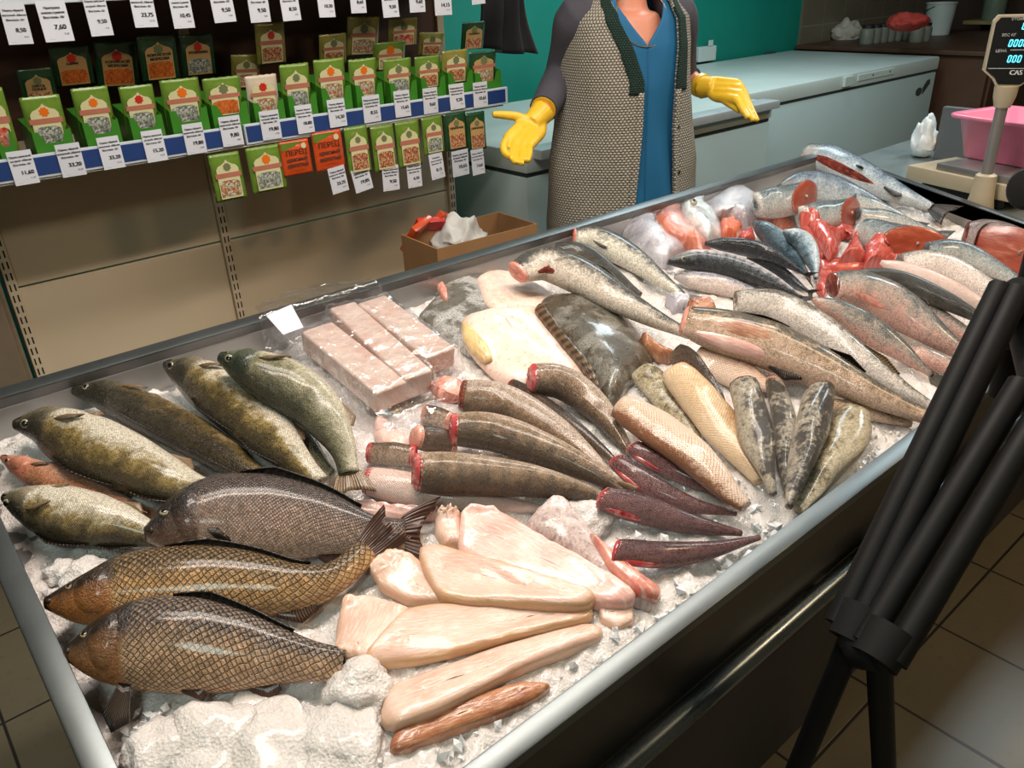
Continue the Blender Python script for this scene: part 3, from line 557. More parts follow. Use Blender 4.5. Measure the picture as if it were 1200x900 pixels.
m_fdark = flatdark('dark_flatfish_skin', rgb(48, 42, 33), rgb(76, 67, 52), rgb(136, 134, 126)); m_fdark2 = flatdark('grey_flatfish_skin', rgb(66, 64, 58), rgb(104, 100, 90), rgb(186, 186, 184))
m_head = flatdark('silver_head_skin', rgb(120, 116, 124), rgb(186, 182, 192), rgb(226, 224, 230)); m_headb = flatdark('blue_white_head_skin', rgb(150, 166, 174), rgb(214, 222, 224), rgb(238, 238, 234)); m_skinf = flatdark('speckled_scale_skin', rgb(120, 98, 94), rgb(196, 174, 168), rgb(222, 206, 202))
m_film = filmmat('clear_plastic_film', (.97, .98, 1), .42, 45.); m_film2 = filmmat('crinkled_cling_film', (1, 1, 1), .40, 120.)
m_paper = simple('white_paper', rgb(206, 210, 220), .55, var=.03); m_ink = simple('black_ink', (.012, .012, .014), .6, var=.1)

GRP = {}
def fish(name, label, cat, pts, hw, prof, mat, dorsal='L', roll=0.0, group=None, tail=None, tmat=None, eye=None, gill=None, cut=None, **kw):
    f = Fish(pts, hw, prof, dorsal, roll+(24 if dorsal == 'L' else -14), **kw); r = thing(name, f.org, label, cat, group); f.root = r; f.body('body', mat, r)
    if tail: f.tail(tmat or m_fin, r, **tail)
    if eye: f.eye(r, *eye, m_eye if len(eye) < 4 else None, m_pup)
    if gill: f.patch('gill_cover', mat, r, *gill)
    if cut is not None: f.cut(cut, r, 0)
    return f
def wrap(o, name, label, cat, group=None):
    r = thing(name, o.location, label, cat, group); o.parent = r; o.location = (0, 0, 0); return r
def piece(name, label, cat, mat, out, thick, group=None, **kw):
    return tag(blob(name, None, mat, out, thick, **kw), label, cat, group)

# ---- whole zanders at the left end
ZG = 'whole zanders'
def zander(label, pts, hw, mat, roll=0, tail=None, fin=True, headfin=.26, q0=1.35, **kw):
    f = fish('zander', label, 'fish', pts, hw*1.07, 'zander', mat, 'R', roll, ZG, tail, m_fing, **kw)
    r = f.root; f.eye(r, .072, .98, f.H*.145, m_eye, m_pup); f.patch('gill_cover', mat, r, .085, .205, .55, 2.55, .0035)
    f.fin('pectoral_fin', m_fing, r, .215, .245, q0+.2, [.35, .5, .35], 1.5, 1.35, in_=.98)
    if fin: f.fin('dorsal_fin', m_fin, r, .28, .56, .12, [.05, .30, .24, .16, .05], .7, .5); f.fin('rear_dorsal_fin', m_fin, r, .60, .82, .1, [.05, .24, .14, .03], .7, .4)
    f.fin('anal_fin', m_fing, r, .64, .76, 2.95, [.03, .22, .06], .9, .3); f.fin('pelvic_fin', m_fing, r, .26, .31, 2.4, [.05, .26, .05], 1.2, .9)
    f.patch('mouth', m_pup, r, .0, .052, 1.55, 1.85, .0012, 8)
    return f
zander('reddish pink headed fish half buried under the other zanders at the left rim', [(3, 536), (45, 556), (110, 582), (185, 604)], 19, m_zanp, 10)
zander('silver bellied zander mostly hidden between two larger zanders', [(285, 440), (335, 490), (388, 556)], 15, m_zan3, 150, fin=False)
zander('dark olive zander lying back upwards, second from the back rim at left', [(86, 458), (125, 464), (178, 487), (235, 517), (290, 551), (335, 578)], 25, m_zan2, 28)
zander('olive zander with a broad pale flank, beside the one with green head', [(195, 428), (236, 446), (286, 480), (332, 524), (374, 566)], 31, m_zan, 8)
zander('curved grey green zander with a green head next to the plastic bag', [(257, 418), (312, 440), (367, 474), (400, 520), (409, 555)], 28, m_zan3, 6, tail=dict(length=1.0, spread=.75, fork=.25), fin=False)
zander('large zander with silvery head and banded brown back at the left corner', [(17, 498), (58, 500), (110, 524), (165, 549), (222, 572), (275, 586)], 34, m_zan, 0)
zander('pale bellied zander lying lowest, right above the golden carp head', [(5, 583), (42, 592), (94, 606), (148, 618), (205, 634)], 30, m_zan, -14, q0=1.0)

# ---- carp
def carp(name, label, pts, hw, mat, finm, tail, pec=None, er=.085, pf=0.15, **kw):
    f = fish(name, label, 'fish', pts, hw, 'carp', mat, 'L', 6, 'scaly carp', tail, m_finr if finm is m_finr else m_fin, **kw); r = f.root
    f.eye(r, .085, 1.02, f.H*er, m_eye if name == 'bream' else m_eyec, m_pup); f.patch('gill_cover', mat, r, .10, .215, .50, 2.45, .005)
    f.fin('dorsal_fin', m_fin, r, .36, .80, .10, [.05, .22, .16, .12, .08], .5, .5); f.fin('anal_fin', finm, r, .70, .80, 2.95, [.05, .30, .10], .6, .2)
    f.fin('pelvic_fin', finm, r, .46, .54, 2.75, [.03, .16, .05], 1.8, .3)
    if pec: f.fin('pectoral_fin', m_fin, r, *pec, flare=pf)
    f.patch('mouth', m_fin, r, .0, .030, 1.3, 2.0, .0025, 8)
    return f
carp('bream', 'deep bodied bronze bream with a pale eye, uppermost of the three scaly fish', [(170, 626), (232, 611), (300, 607), (368, 611), (430, 625), (474, 627)], 46, m_bream, m_finr, dict(length=.95, spread=.9, fork=.5, bend=.0), (.225, .265, 1.9, [.2, .3, .2], 1.6, 1.3), .105)
carp('carp', 'golden brown carp with its tail raised, middle of the three scaly fish', [(54, 706), (108, 700), (173, 688), (260, 682), (340, 688), (392, 677), (430, 645)], 40, m_carp, m_finr, dict(length=1.25, spread=.6, fork=.25, up=.35), None)
carp('carp', 'blue backed bronze carp with a drooping pectoral fin, nearest the loose ice', [(77, 764), (130, 757), (195, 754), (260, 759), (325, 768), (402, 780)], 50, m_carp2, m_finr, None, (.225, .262, 2.75, [.55, .95, .75], -.1, .0), pf=.42)

# ---- flatfish
o = piece('flatfish', 'grey dark skinned flatfish piece with frosty patches against the back rim', 'flatfish', m_fdark2, [(503, 322), (520, 323), (548, 312), (572, 322), (592, 345), (598, 362), (588, 400), (566, 422), (540, 408), (516, 392), (487, 371), (512, 346)], .03); r = wrap(o, 'flatfish', o['label'], 'flatfish'); [o.__delitem__(k) for k in ('label', 'category')]; o.name = 'body'
e = blob('gill_flesh', None, m_pinkc, [(510, 326), (517, 328), (524, 338), (525, 352), (518, 350), (512, 338)], .014); q = Vector(e.location)-Vector(r.location); e.parent = r; e.location = q
piece('flatfish', 'white underside of a flatfish lying just below the back rim', 'flatfish', m_wflat, [(557, 325), (575, 316), (608, 326), (637, 338), (655, 348), (645, 365), (584, 368), (567, 355)], .026, 'white flatfish')
o = piece('flatfish', 'large flatfish turned white underside up beside the plastic bag', 'flatfish', m_wflat, [(539, 373), (571, 364), (624, 358), (645, 378), (672, 411), (700, 446), (684, 455), (645, 446), (610, 455), (579, 440), (560, 421), (541, 397)], .034, 'white flatfish'); r = wrap(o, 'flatfish', o['label'], 'flatfish', 'white flatfish'); [o.__delitem__(k) for k in ('label', 'category', 'group')]; o.name = 'body'
e = blob('yellow_fin_edge', None, fleshmat('yellow_fin_flesh', rgb(222, 196, 140), rgb(234, 212, 172), rgb(206, 170, 116), .3), [(541, 376), (552, 382), (572, 404), (578, 420), (566, 424), (550, 408), (543, 396)], .010); q = Vector(e.location)-Vector(r.location); e.parent = r; e.location = q
o = piece('flatfish', 'big dark mottled flatfish, thick and glossy, at the centre of the counter', 'flatfish', m_fdark, [(627, 362), (636, 344), (655, 349), (678, 341), (701, 348), (725, 363), (748, 382), (768, 413), (764, 432), (738, 446), (727, 470), (709, 474), (699, 453), (688, 429), (655, 394)], .058, p=2.0); r = wrap(o, 'flatfish', o['label'], 'flatfish'); [o.__delitem__(k) for k in ('label', 'category')]; o.name = 'body'
e = blob('fin_fringe', None, finmat('flatfish_fringe', rgb(112, 88, 62), rgb(64, 50, 36)), [(625, 362), (634, 352), (660, 390), (694, 428), (706, 462), (698, 458), (683, 432), (650, 394)], .010); q = Vector(e.location)-Vector(r.location); e.parent = r; e.location = q

# ---- headless zanders in the middle
HG = 'headless gutted zanders'
fish('headless_fish', 'headless fish lying pink belly up beneath the striped headless zander', 'fish', [(432, 563), (500, 578), (560, 588), (640, 597)], 19, 'headless', m_hbelly, 'L', 0, HG, cut=m_raw, lift=-.01)
piece('fish_scrap', 'thin pink strip of fish flesh beside the raised carp tail', 'fish scrap', m_fil2, [(392, 578), (440, 585), (520, 598), (522, 608), (450, 606), (400, 598)], .012, lift=-.004)
SG = 'fish offcuts beside the plastic bag'
def chunk(label, a, b_, hw, mat, cm):
    f = fish('fish_chunk', label, 'fish piece', [a, ((a[0]+b_[0])/2, (a[1]+b_[1])/2-.5), b_], hw, 'chunk', mat, 'L', 30, SG); f.cut(cm, f.root, 0); f.cut(cm, f.root, 1)
piece('fish_offcut', 'triangular white fish head piece with a red cut below the plastic bag', 'fish piece', m_fil2, [(437, 494), (447, 491), (462, 503), (482, 518), (476, 530), (450, 526), (438, 512)], .025, SG)
chunk('silvery cut fish chunk nearest the plastic bag', (499, 484), (527, 494), 11, m_hless2, m_pinkc)
chunk('short olive chunk of fish left of the striped headless zander', (434, 531), (484, 534), 13, m_hless2, m_raw)
chunk('very dark short chunk of fish behind the olive chunk', (488, 512), (532, 520), 14, m_hdark, m_pinkc)
fish('headless_zander', 'thin dark headless fish squeezed between two fat headless zanders', 'fish', [(600, 453), (640, 478), (690, 515), (733, 552)], 11, 'headless', m_hdark, 'L', 40, HG, cut=m_slit)
fish('headless_zander', 'silvery headless zander nearest the white flatfish belly', 'fish', [(624, 443), (662, 450), (702, 481), (740, 532)], 20, 'headless', m_hless2, 'R', 10, HG, cut=m_raw)
fish('headless_zander', 'silvery brown headless zander with a whole rounded front, below the flatfish', 'fish', [(543, 464), (590, 472), (642, 500), (690, 537), (722, 568)], 21, 'headless', m_hless2, 'R', -8, HG, cut=m_slit)
f = fish('headless_zander', 'brown headless zander with a bright red neck cut, middle of the fan', 'fish', [(532, 503), (580, 507), (640, 528), (700, 556), (742, 580)], 22, 'headless', m_hless, 'R', 10, HG, cut=m_raw); f.fin('tail_stump', m_fing, f.root, .9, .99, 1.2, [.1, .3, .4], .5, .8)
f = fish('headless_zander', 'dark banded headless zander with pink neck, nearest the white fillets', 'fish', [(489, 553), (550, 556), (620, 563), (680, 576), (722, 590)], 24, 'headless', m_hless, 'R', 5, HG, cut=m_raw)

# ---- white fillets in front
WG = 'white fish fillets'
piece('fish_fillet', 'small pale flap of fillet behind the broad shiny fillet', 'fillet', m_fil, [(508, 600), (526, 594), (540, 600), (542, 640), (520, 642), (510, 628)], .02, WG)
o = piece('skin_on_fillet', 'fillet turned over to show speckled purple grey skin beside the shiny fillet', 'fillet', m_skinf, [(640, 584), (652, 578), (663, 583), (684, 610), (712, 648), (756, 694), (768, 714), (745, 706), (690, 668), (640, 634), (612, 616)], .03)
wrap(o, 'skin_on_fillet', 'fillet turned over to show speckled purple grey skin beside the shiny fillet', 'fillet'); o.name = 'skin'
for k in ('label', 'category'): del o[k]
e = blob('flesh_edge', None, m_pinkc, [(690, 624), (699, 630), (720, 652), (745, 672), (776, 690), (772, 704), (745, 694), (712, 664)], .016); e['label'] = 'bright pink flesh edge'; q = Vector(e.location)-Vector(o.parent.location); e.parent = o.parent; e.location = q
piece('fish_fillet', 'short round end of fillet peeping out at the rim below the speckled skin', 'fillet', m_fil, [(700, 712), (722, 706), (742, 712), (742, 730), (724, 738), (704, 728)], .012, WG, p=3.6, flex=.6)
piece('fish_fillet', 'broad glossy pink white fillet, farthest back of the fan of fillets', 'fillet', m_fil2, [(541, 592), (560, 592), (590, 602), (644, 634), (700, 664), (748, 698), (744, 711), (712, 712), (650, 700), (590, 680), (535, 650)], .024, WG, p=3.6, flex=.6)
piece('fish_fillet', 'small curled fillet beside the raised carp tail', 'fillet', m_fil, [(432, 663), (445, 650), (459, 642), (480, 648), (496, 660), (505, 690), (524, 708), (480, 708), (445, 690)], .018, WG, p=3.6, flex=.6)
piece('fish_fillet', 'short broad rounded fillet right beside the bronze carp tail end', 'fillet', m_fil, [(402, 698), (430, 698), (482, 714), (468, 740), (430, 776), (392, 762), (394, 735)], .018, WG, p=3.6, flex=.6)
piece('fish_fillet', 'brownish orange fillet at the bottom of the fan next to the rim', 'fillet', m_fil3, [(454, 880), (462, 856), (500, 838), (560, 815), (610, 800), (650, 803), (625, 824), (580, 842), (530, 860), (465, 886)], .017, WG, p=3.6, flex=.6)
piece('fish_fillet', 'long smooth white fillet second from the loose ice at front', 'fillet', m_fil, [(443, 845), (454, 806), (512, 786), (570, 764), (640, 744), (690, 732), (710, 736), (708, 750), (660, 768), (607, 788), (560, 812), (512, 837), (455, 856)], .023, WG, p=3.6, flex=.6)
piece('fish_fillet', 'cream fillet with a yellowish seam, middle of the fan', 'fillet', m_fily, [(424, 770), (438, 752), (474, 714), (512, 708), (607, 711), (680, 711), (699, 714), (698, 726), (650, 738), (607, 746), (550, 762), (493, 776), (440, 782)], .021, WG, p=3.6, flex=.6)
piece('fish_fillet', 'plump cream fillet with a square end lying across the shiny fillet', 'fillet', m_fily, [(489, 642), (508, 638), (550, 650), (591, 661), (650, 680), (698, 694), (700, 706), (684, 715), (620, 712), (550, 708), (512, 701), (496, 672)], .023, WG, p=3.6, flex=.6)

# ---- purple headless fish by the rim
PG = 'purple headless fish'
for lb, pts, hw in (('purple headless fish farthest from the rim, topmost of four', [(745, 526), (790, 551), (840, 573), (878, 588)], 12), ('purple headless fish with round red neck opening, second of four', [(726, 543), (765, 571), (812, 592), (863, 602)], 13),
                    ('thick purple headless fish with pink torn neck, third of four', [(709, 584), (760, 599), (815, 615), (869, 625)], 16), ('purple headless fish closest to the front rim, lowest of four', [(723, 645), (772, 650), (830, 645), (890, 630)], 15)):
    f = fish('purple_headless_fish', lb, 'fish', pts, hw, 'headless', m_purple, 'L', 12, PG, cut=m_raw, oblique0=(.3, -.5)); f.patch('belly_flap', m_raw, f.root, .03, .30, 2.2, 2.9, .002)

# ---- pollocks behind
QG = 'headless pollocks'
fish('headless_pollock', 'narrow dark pollock mostly hidden between two paler pollocks', 'fish', [(650, 293), (692, 304), (750, 346)], 13, 'cod', m_tdark, 'L', 30, QG)
f = fish('headless_pollock', 'long grey pollock with open belly just behind the big dark flatfish', 'fish', [(607, 319), (640, 309), (684, 326), (727, 352), (772, 376), (808, 392)], 21, 'cod', m_pollock, 'L', -12, QG, cut=m_pinkc); f.patch('open_belly', m_slit, f.root, .02, .28, 2.3, 3.0, .001); f.fin('dorsal_fin', m_finp, f.root, .3, .5, .1, [.02, .2, .05], .8, .6)
f = fish('headless_pollock', 'silver bellied pollock closest to the back rim behind', 'fish', [(674, 277), (700, 281), (738, 301), (772, 326), (802, 348)], 16, 'cod', m_poll2, 'L', -8, QG, tail=dict(length=.9, spread=.8), tmat=m_finp, cut=m_pinkc); f.fin('pectoral_fin', m_finp, f.root, .1, .15, 2.4, [.5, .8, .5], 1.5, .2)

# ---- wrapped salmon heads
def head(label, mat, out, thick, filmed=True, eyep=None, er=.009):
    o = blob('salmon_head', None, mat, out, thick, p=2.1, wob=.012); r = wrap(o, 'wrapped_salmon', label, 'fish head', 'salmon heads and pieces in cling film'); o.name = 'head'
    if eyep is not None:
        P = tw(*tpx(*eyep, o_info['salmon_head'][2] if 'salmon_head' in o_info else 0), 0)
    if filmed:
        me = o.data.copy(); me.materials.clear(); me.materials.append(m_film2); fo = bpy.data.objects.new('cling_film', me); COL.objects.link(fo); fo.parent = r
        for v in me.vertices: v.co += v.normal*(.003+.003*random.random())
    return r, o
def salmon_eye(r, x, y, w, rad):
    P = tw(*tpx(x, y, w), w); m1 = MB().lathe(P, [(.002, -.004), (rad, -.002), (rad, .002), (rad*.7, .005), (.001, .006)], 14, TW+TV*-.4); e = m1.build('eye', m_eye, r, smooth=True); MB().lathe(P+TW*.004, [(.001, 0), (rad*.55, .001), (rad*.4, .004), (.001, .0045)], 12, TW+TV*-.4).build('pupil', m_pup, e, np.array(r.location), smooth=True)
r, o = head('silvery purple salmon head wrapped in film behind the pollocks', m_head, [(725, 265), (747, 251), (763, 257), (787, 269), (807, 282), (812, 293), (797, 299), (783, 308), (765, 302), (745, 285)], .055)
r, o = head('orange salmon piece in film, left of the white salmon head', m_sor, [(765, 255), (779, 242), (793, 245), (815, 266), (838, 294), (820, 299), (798, 280), (777, 268)], .05)
r, o = head('white salmon head with a dark eye against the back rim', m_headb, [(793, 245), (803, 238), (810, 229), (822, 232), (829, 250), (846, 263), (848, 279), (833, 279), (810, 260)], .05); salmon_eye(r, 813, 237, -.055+.075, .010)
r, o = head('speckled silver salmon head in shiny film near the red salmon cuts', m_head, [(826, 233), (847, 225), (867, 229), (893, 239), (910, 250), (890, 257), (875, 264), (850, 257), (834, 247)], .06)
piece('salmon_chunk', 'square orange salmon chunk in front of the silver head', 'salmon piece', m_sor, [(845, 257), (857, 256), (871, 267), (864, 277), (848, 280)], .04)
piece('salmon_chunk', 'small red salmon chunk behind the dark mackerel', 'salmon piece', m_sred, [(866, 275), (878, 271), (886, 284), (868, 287)], .035)
r, o = head('flaky orange salmon piece in film touching the red fillets', m_sor, [(891, 252), (917, 246), (941, 255), (932, 268), (907, 265)], .045)

# ---- silver salmon at the far end
fish('salmon', 'blue silver salmon lying under the big gutted salmon', 'fish', [(912, 220), (950, 217), (1000, 229), (1040, 243)], 17, 'mack', m_salmb, 'L', 10, 'whole salmon', cut=None)
fish('salmon', 'slim silver salmon beside the dark tail fins', 'fish', [(1000, 237), (1040, 250), (1068, 264)], 11, 'tail', m_salm, 'L', 0, 'whole salmon', tail=dict(length=1.6, spread=1.2, fork=.3), tmat=m_finp)
fish('salmon', 'pale green salmon tail half under the steaks', 'fish', [(1005, 254), (1045, 259), (1098, 276)], 11, 'tail', m_salm, 'L', 0, 'whole salmon', tail=dict(length=1.5, spread=1.2, fork=.3), tmat=m_finp)
SGp = 'cut salmon trunks'
def trunk(label, pts, hw, mat, ob, cm=m_sred2, head=None, **kw):
    f = fish('cut_salmon', label, 'fish', pts, hw, 'trunk', mat, 'L', 20, SGp, oblique=ob, **kw); f.cut(cm, f.root, 1, bulge=.001, lump=.05, bone=m_finw)
    f.cut(head or mat, f.root, 0, name='end_skin' if not head else 'cut_face')
    return f
trunk('silver salmon trunk with red cut face, farthest left of three', [(888, 240), (918, 236), (944, 231)], 17, m_salm, (.8, -1.9))
trunk('silver salmon trunk with red cut face, middle of three', [(942, 256), (972, 253), (997, 250)], 17, m_salm, (.8, -1.9))
trunk('silver salmon trunk with red cut face at the right of the red fillets', [(1008, 270), (1045, 280), (1075, 286)], 18, m_salm, (.8, -1.9))
trunk('spotted salmon trunk with dark red cut ends by the far rim', [(1132, 279), (1165, 284), (1196, 297)], 24, m_spot, (.8, -1.9), head=m_slit)
f = fish('salmon', 'big gutted silver salmon with long red belly slit resting on the far corner', 'fish', [(945, 178), (975, 189), (1010, 207), (1050, 226), (1092, 243)], 20, 'cod', m_salmb, 'L', -8, 'whole salmon', tail=dict(length=1.2, spread=1.0, fork=.25), tmat=m_fin, thick=1.05, stiff=.5)
f.patch('belly_slit', m_slit, f.root, .05, .64, 2.2, 2.85, .0015, 18); f.fin('anal_fin', m_fin, f.root, .66, .78, 2.3, [.05, .35, .1], 1.2, .8); f.fin('pelvic_fin', m_finp, f.root, .42, .47, 1.9, [.1, .35, .2], 1.2, .3)

# ---- red salmon fillets
RG = 'red salmon fillets'
for lb, out, th in (('red salmon fillet at the left of the pile, edge towards the blue mackerel', [(932, 263), (944, 262), (957, 267), (978, 303), (960, 304), (943, 282)], .026), ('small red salmon fillet under the middle cut trunk', [(966, 257), (986, 256), (1008, 262), (1000, 270), (984, 270)], .022),
    ('red salmon strip along the front of the fillet pile', [(956, 304), (990, 301), (1032, 304), (1028, 314), (1000, 318), (960, 320)], .022), ('dark red salmon piece behind the mackerel tails', [(957, 318), (985, 320), (978, 334), (965, 348), (956, 338)], .02),
    ('bright red triangular salmon fillet in the middle of the pile', [(947, 259), (967, 266), (988, 275), (984, 293), (973, 303), (957, 276)], .03), ('red salmon fillet standing as a wedge beside the middle trunk', [(1003, 266), (1010, 276), (1016, 303), (983, 304), (993, 287)], .04),
    ('broad pink red salmon fillet in front of the right cut trunk', [(1026, 266), (1047, 274), (1054, 293), (1043, 304), (1016, 303), (1017, 277)], .036), ('flat red salmon piece under the right cut trunk', [(1043, 298), (1067, 297), (1069, 306), (1050, 310)], .02)):
    piece('salmon_fillet', lb, 'salmon fillet', m_sred, out, th, RG, p=2.0)

# ---- mackerel
MG = 'mackerel'
fish('mackerel', 'teal blue mackerel curving down beside the red fillets', 'fish', [(884, 261), (908, 280), (930, 303), (946, 322)], 14, 'mack', m_mackb, 'R', 15, MG)
fish('mackerel', 'pale blue bellied mackerel touching the red fillets', 'fish', [(918, 271), (941, 284), (953, 308), (956, 326)], 12, 'mack', m_mackb, 'R', -40, MG)
fish('mackerel', 'dark lower mackerel between the striped one and the near black one', 'fish', [(876, 302), (915, 322), (948, 342)], 10, 'mack', m_mackd, 'L', 50, MG, tail=dict(length=1.4, spread=.9, fork=.6))
fish('mackerel', 'near black mackerel lying back up above the striped mackerel', 'fish', [(826, 285), (862, 288), (902, 298), (945, 322)], 11, 'mack', m_mackd, 'L', 65, MG, tail=dict(length=1.4, spread=.9, fork=.6))
f = fish('mackerel', 'lavender bellied mackerel with rows of dark stripes', 'fish', [(783, 307), (820, 305), (862, 313), (902, 329), (940, 349)], 14, 'mack', m_mack, 'R', 4, MG, tail=dict(length=1.2, spread=1.0, fork=.6)); f.eye(f.root, .085, 1.0, f.H*.2, m_eye, m_pup)
f = fish('mackerel', 'pinkish mackerel lying in front of the striped mackerel', 'fish', [(790, 324), (828, 331), (870, 341), (908, 352)], 12, 'mack', m_mackw, 'L', 0, MG); f.eye(f.root, .085, 1.0, f.H*.2, m_eye, m_pup)
piece('fish_scrap', 'cut white and dark fish head scrap beside the grey pollock tail', 'fish scrap', m_head, [(779, 351), (795, 347), (808, 349), (808, 361), (790, 364)], .03)
piece('fish_scrap', 'orange brown fish scrap beneath the pinkish mackerel', 'fish scrap', m_fil3, [(806, 352), (830, 352), (840, 364), (825, 374), (808, 368)], .03)
piece('fish_scrap', 'ragged orange pink scrap right of the dark flatfish', 'fish scrap', m_fil3, [(752, 386), (775, 392), (795, 400), (790, 416), (772, 414), (756, 402)], .03)

# ---- pale belly fish and trout at the right
KG = 'long fish at the right end'
fish('silver_fish', 'silver green fish with a light stripe, farthest right near the spotted trunk', 'fish', [(1086, 294), (1125, 298), (1165, 315), (1207, 338)], 15, 'cod', m_salm, 'L', 20, KG)
fish('white_fish', 'large white bellied fish next to the silver green fish', 'fish', [(1056, 310), (1094, 314), (1130, 327), (1166, 347), (1205, 370)], 20, 'cod', m_white, 'L', -6, KG)
fish('white_fish', 'thin pinkish white fish below the large white bellied fish', 'fish', [(1032, 307), (1070, 321), (1120, 343), (1180, 372)], 12, 'mack', m_hbelly, 'L', 0, KG)
fish('trout', 'grey trout mostly hidden behind the red bellied trout', 'fish', [(1030, 348), (1080, 366), (1120, 386), (1165, 410)], 15, 'cod', m_trout, 'L', 0, KG)
fish('trout', 'rosy fish under the red bellied trout near the front rim', 'fish', [(1060, 410), (1105, 428), (1146, 452)], 13, 'cod', m_trout, 'L', -30, KG)
fish('trout', 'dark charcoal backed fish lying along the red bellied trout', 'fish', [(1002, 325), (1050, 331), (1100, 349), (1140, 369), (1176, 388)], 15, 'cod', m_tdark, 'L', 60, KG, tail=dict(length=1.2, spread=1.0))
f = fish('trout', 'thick grey trout with a red open belly edge', 'fish', [(976, 334), (1012, 341), (1057, 365), (1100, 396), (1146, 426)], 24, 'cod', m_trout, 'L', -8, KG, cut=m_slit, tail=dict(length=.9, spread=.8), tmat=m_finp); f.patch('open_belly', m_pinkc, f.root, .06, .42, 2.35, 2.85, .001, 16); f.fin('dorsal_fin', m_fin, f.root, .4, .52, .1, [.05, .25, .05], .9, .5)
f = fish('trout', 'slim grey trout with a dark tail lying beside the silver cod', 'fish', [(953, 350), (1000, 375), (1050, 408), (1092, 440)], 16, 'mack', m_trout, 'L', 10, KG, tail=dict(length=1.5, spread=.9, fork=.2), tmat=m_finp)
f = fish('cod', 'silver white cod with a thin lateral line beside the open cod', 'fish', [(862, 354), (908, 359), (960, 386), (1010, 424), (1060, 459), (1102, 483)], 19, 'cod', m_cod2, 'L', 12, 'cod'); f.fin('dorsal_fin', m_fing, f.root, .55, .75, .15, [.05, .3, .1], .7, .6)
fish('fish_fillet', 'pink fillet strip under the open belly of the big cod', 'fillet', [(815, 418), (860, 436), (905, 455)], 16, 'strip', m_tan2, 'L', 0)
fish('small_cod', 'thin brownish fish tail between the big cod and the front ice', 'fish', [(968, 476), (1015, 483), (1068, 496)], 10, 'tail', m_cod, 'L', 0)
f = fish('cod', 'big brown backed cod with its gutted belly laid open, longest on the pile', 'fish', [(803, 376), (850, 389), (903, 405), (960, 431), (1030, 466), (1095, 493)], 27, 'cod', m_cod, 'L', 2, 'cod', cut=m_pinkc)
f.patch('open_belly', fleshmat('cod_cavity', rgb(178, 134, 104), rgb(222, 190, 160), rgb(150, 100, 76), .28, .4, 10.), f.root, .06, .36, 1.25, 2.15, .0005, 18); f.patch('belly_flap', m_fil2, f.root, .03, .34, 2.15, 2.9, .004, 16); f.fin('dorsal_fin', m_fin, f.root, .16, .36, .2, [.03, .2, .1], .6, .9); f.fin('rear_dorsal_fin', m_fin, f.root, .5, .68, .2, [.03, .3, .1], .6, .9); f.fin('anal_fin', m_fin, f.root, .36, .5, 2.9, [.05, .3, .05], .6, .4)

# ---- pale dried fillets and mottled headless fish
YG = 'pale tan fish strips'
fish('fish_strip', 'greyish yellow fish strip behind the two tan fillets', 'fillet', [(750, 433), (776, 460), (818, 518)], 15, 'strip', m_speck2, 'L', 0, YG, wob=.09)
fish('fish_strip', 'dark brown skinned strip right behind the broad tan fillet', 'fillet', [(792, 412), (820, 442), (852, 488)], 13, 'strip', m_hdark, 'L', 40, YG, wob=.09)
fish('fish_strip', 'rosy tan fillet with a brown lower edge, left of the pair', 'fillet', [(726, 476), (765, 499), (812, 534), (852, 574), (874, 594)], 21, 'strip', m_tan2, 'R', 5, YG, thick=1.4, wob=.09)
fish('fish_strip', 'broad smooth tan fillet, right of the pair', 'fillet', [(790, 434), (826, 476), (862, 522), (890, 564)], 21, 'strip', m_tan, 'L', 0, YG, thick=1.4, wob=.09)
VG = 'mottled headless fish by the front rim'
fish('mottled_headless_fish', 'pale yellow mottled fish with a red patch touching the front rim', 'fish', [(1000, 486), (986, 520), (962, 560), (936, 598)], 26, 'headless', m_speck2, 'R', 0, VG, thick=.8, wob=.14)
fish('mottled_headless_fish', 'mottled fish with broad black and white flank nearest the tan fillet', 'fish', [(872, 452), (882, 488), (892, 530), (906, 580)], 21, 'headless', m_speck, 'L', 0, VG, cut=m_slit, wob=.14)
fish('mottled_headless_fish', 'narrow twisted mottled fish in the middle of the fan by the rim', 'fish', [(908, 450), (918, 490), (920, 535), (924, 584)], 15, 'headless', m_speck, 'R', 20, VG, cut=m_pinkc, wob=.14)
fish('mottled_headless_fish', 'dark backed mottled fish beside the pale yellow one', 'fish', [(960, 458), (952, 500), (938, 545), (924, 594)], 20, 'headless', m_speck, 'L', 25, VG, cut=m_slit, wob=.14)

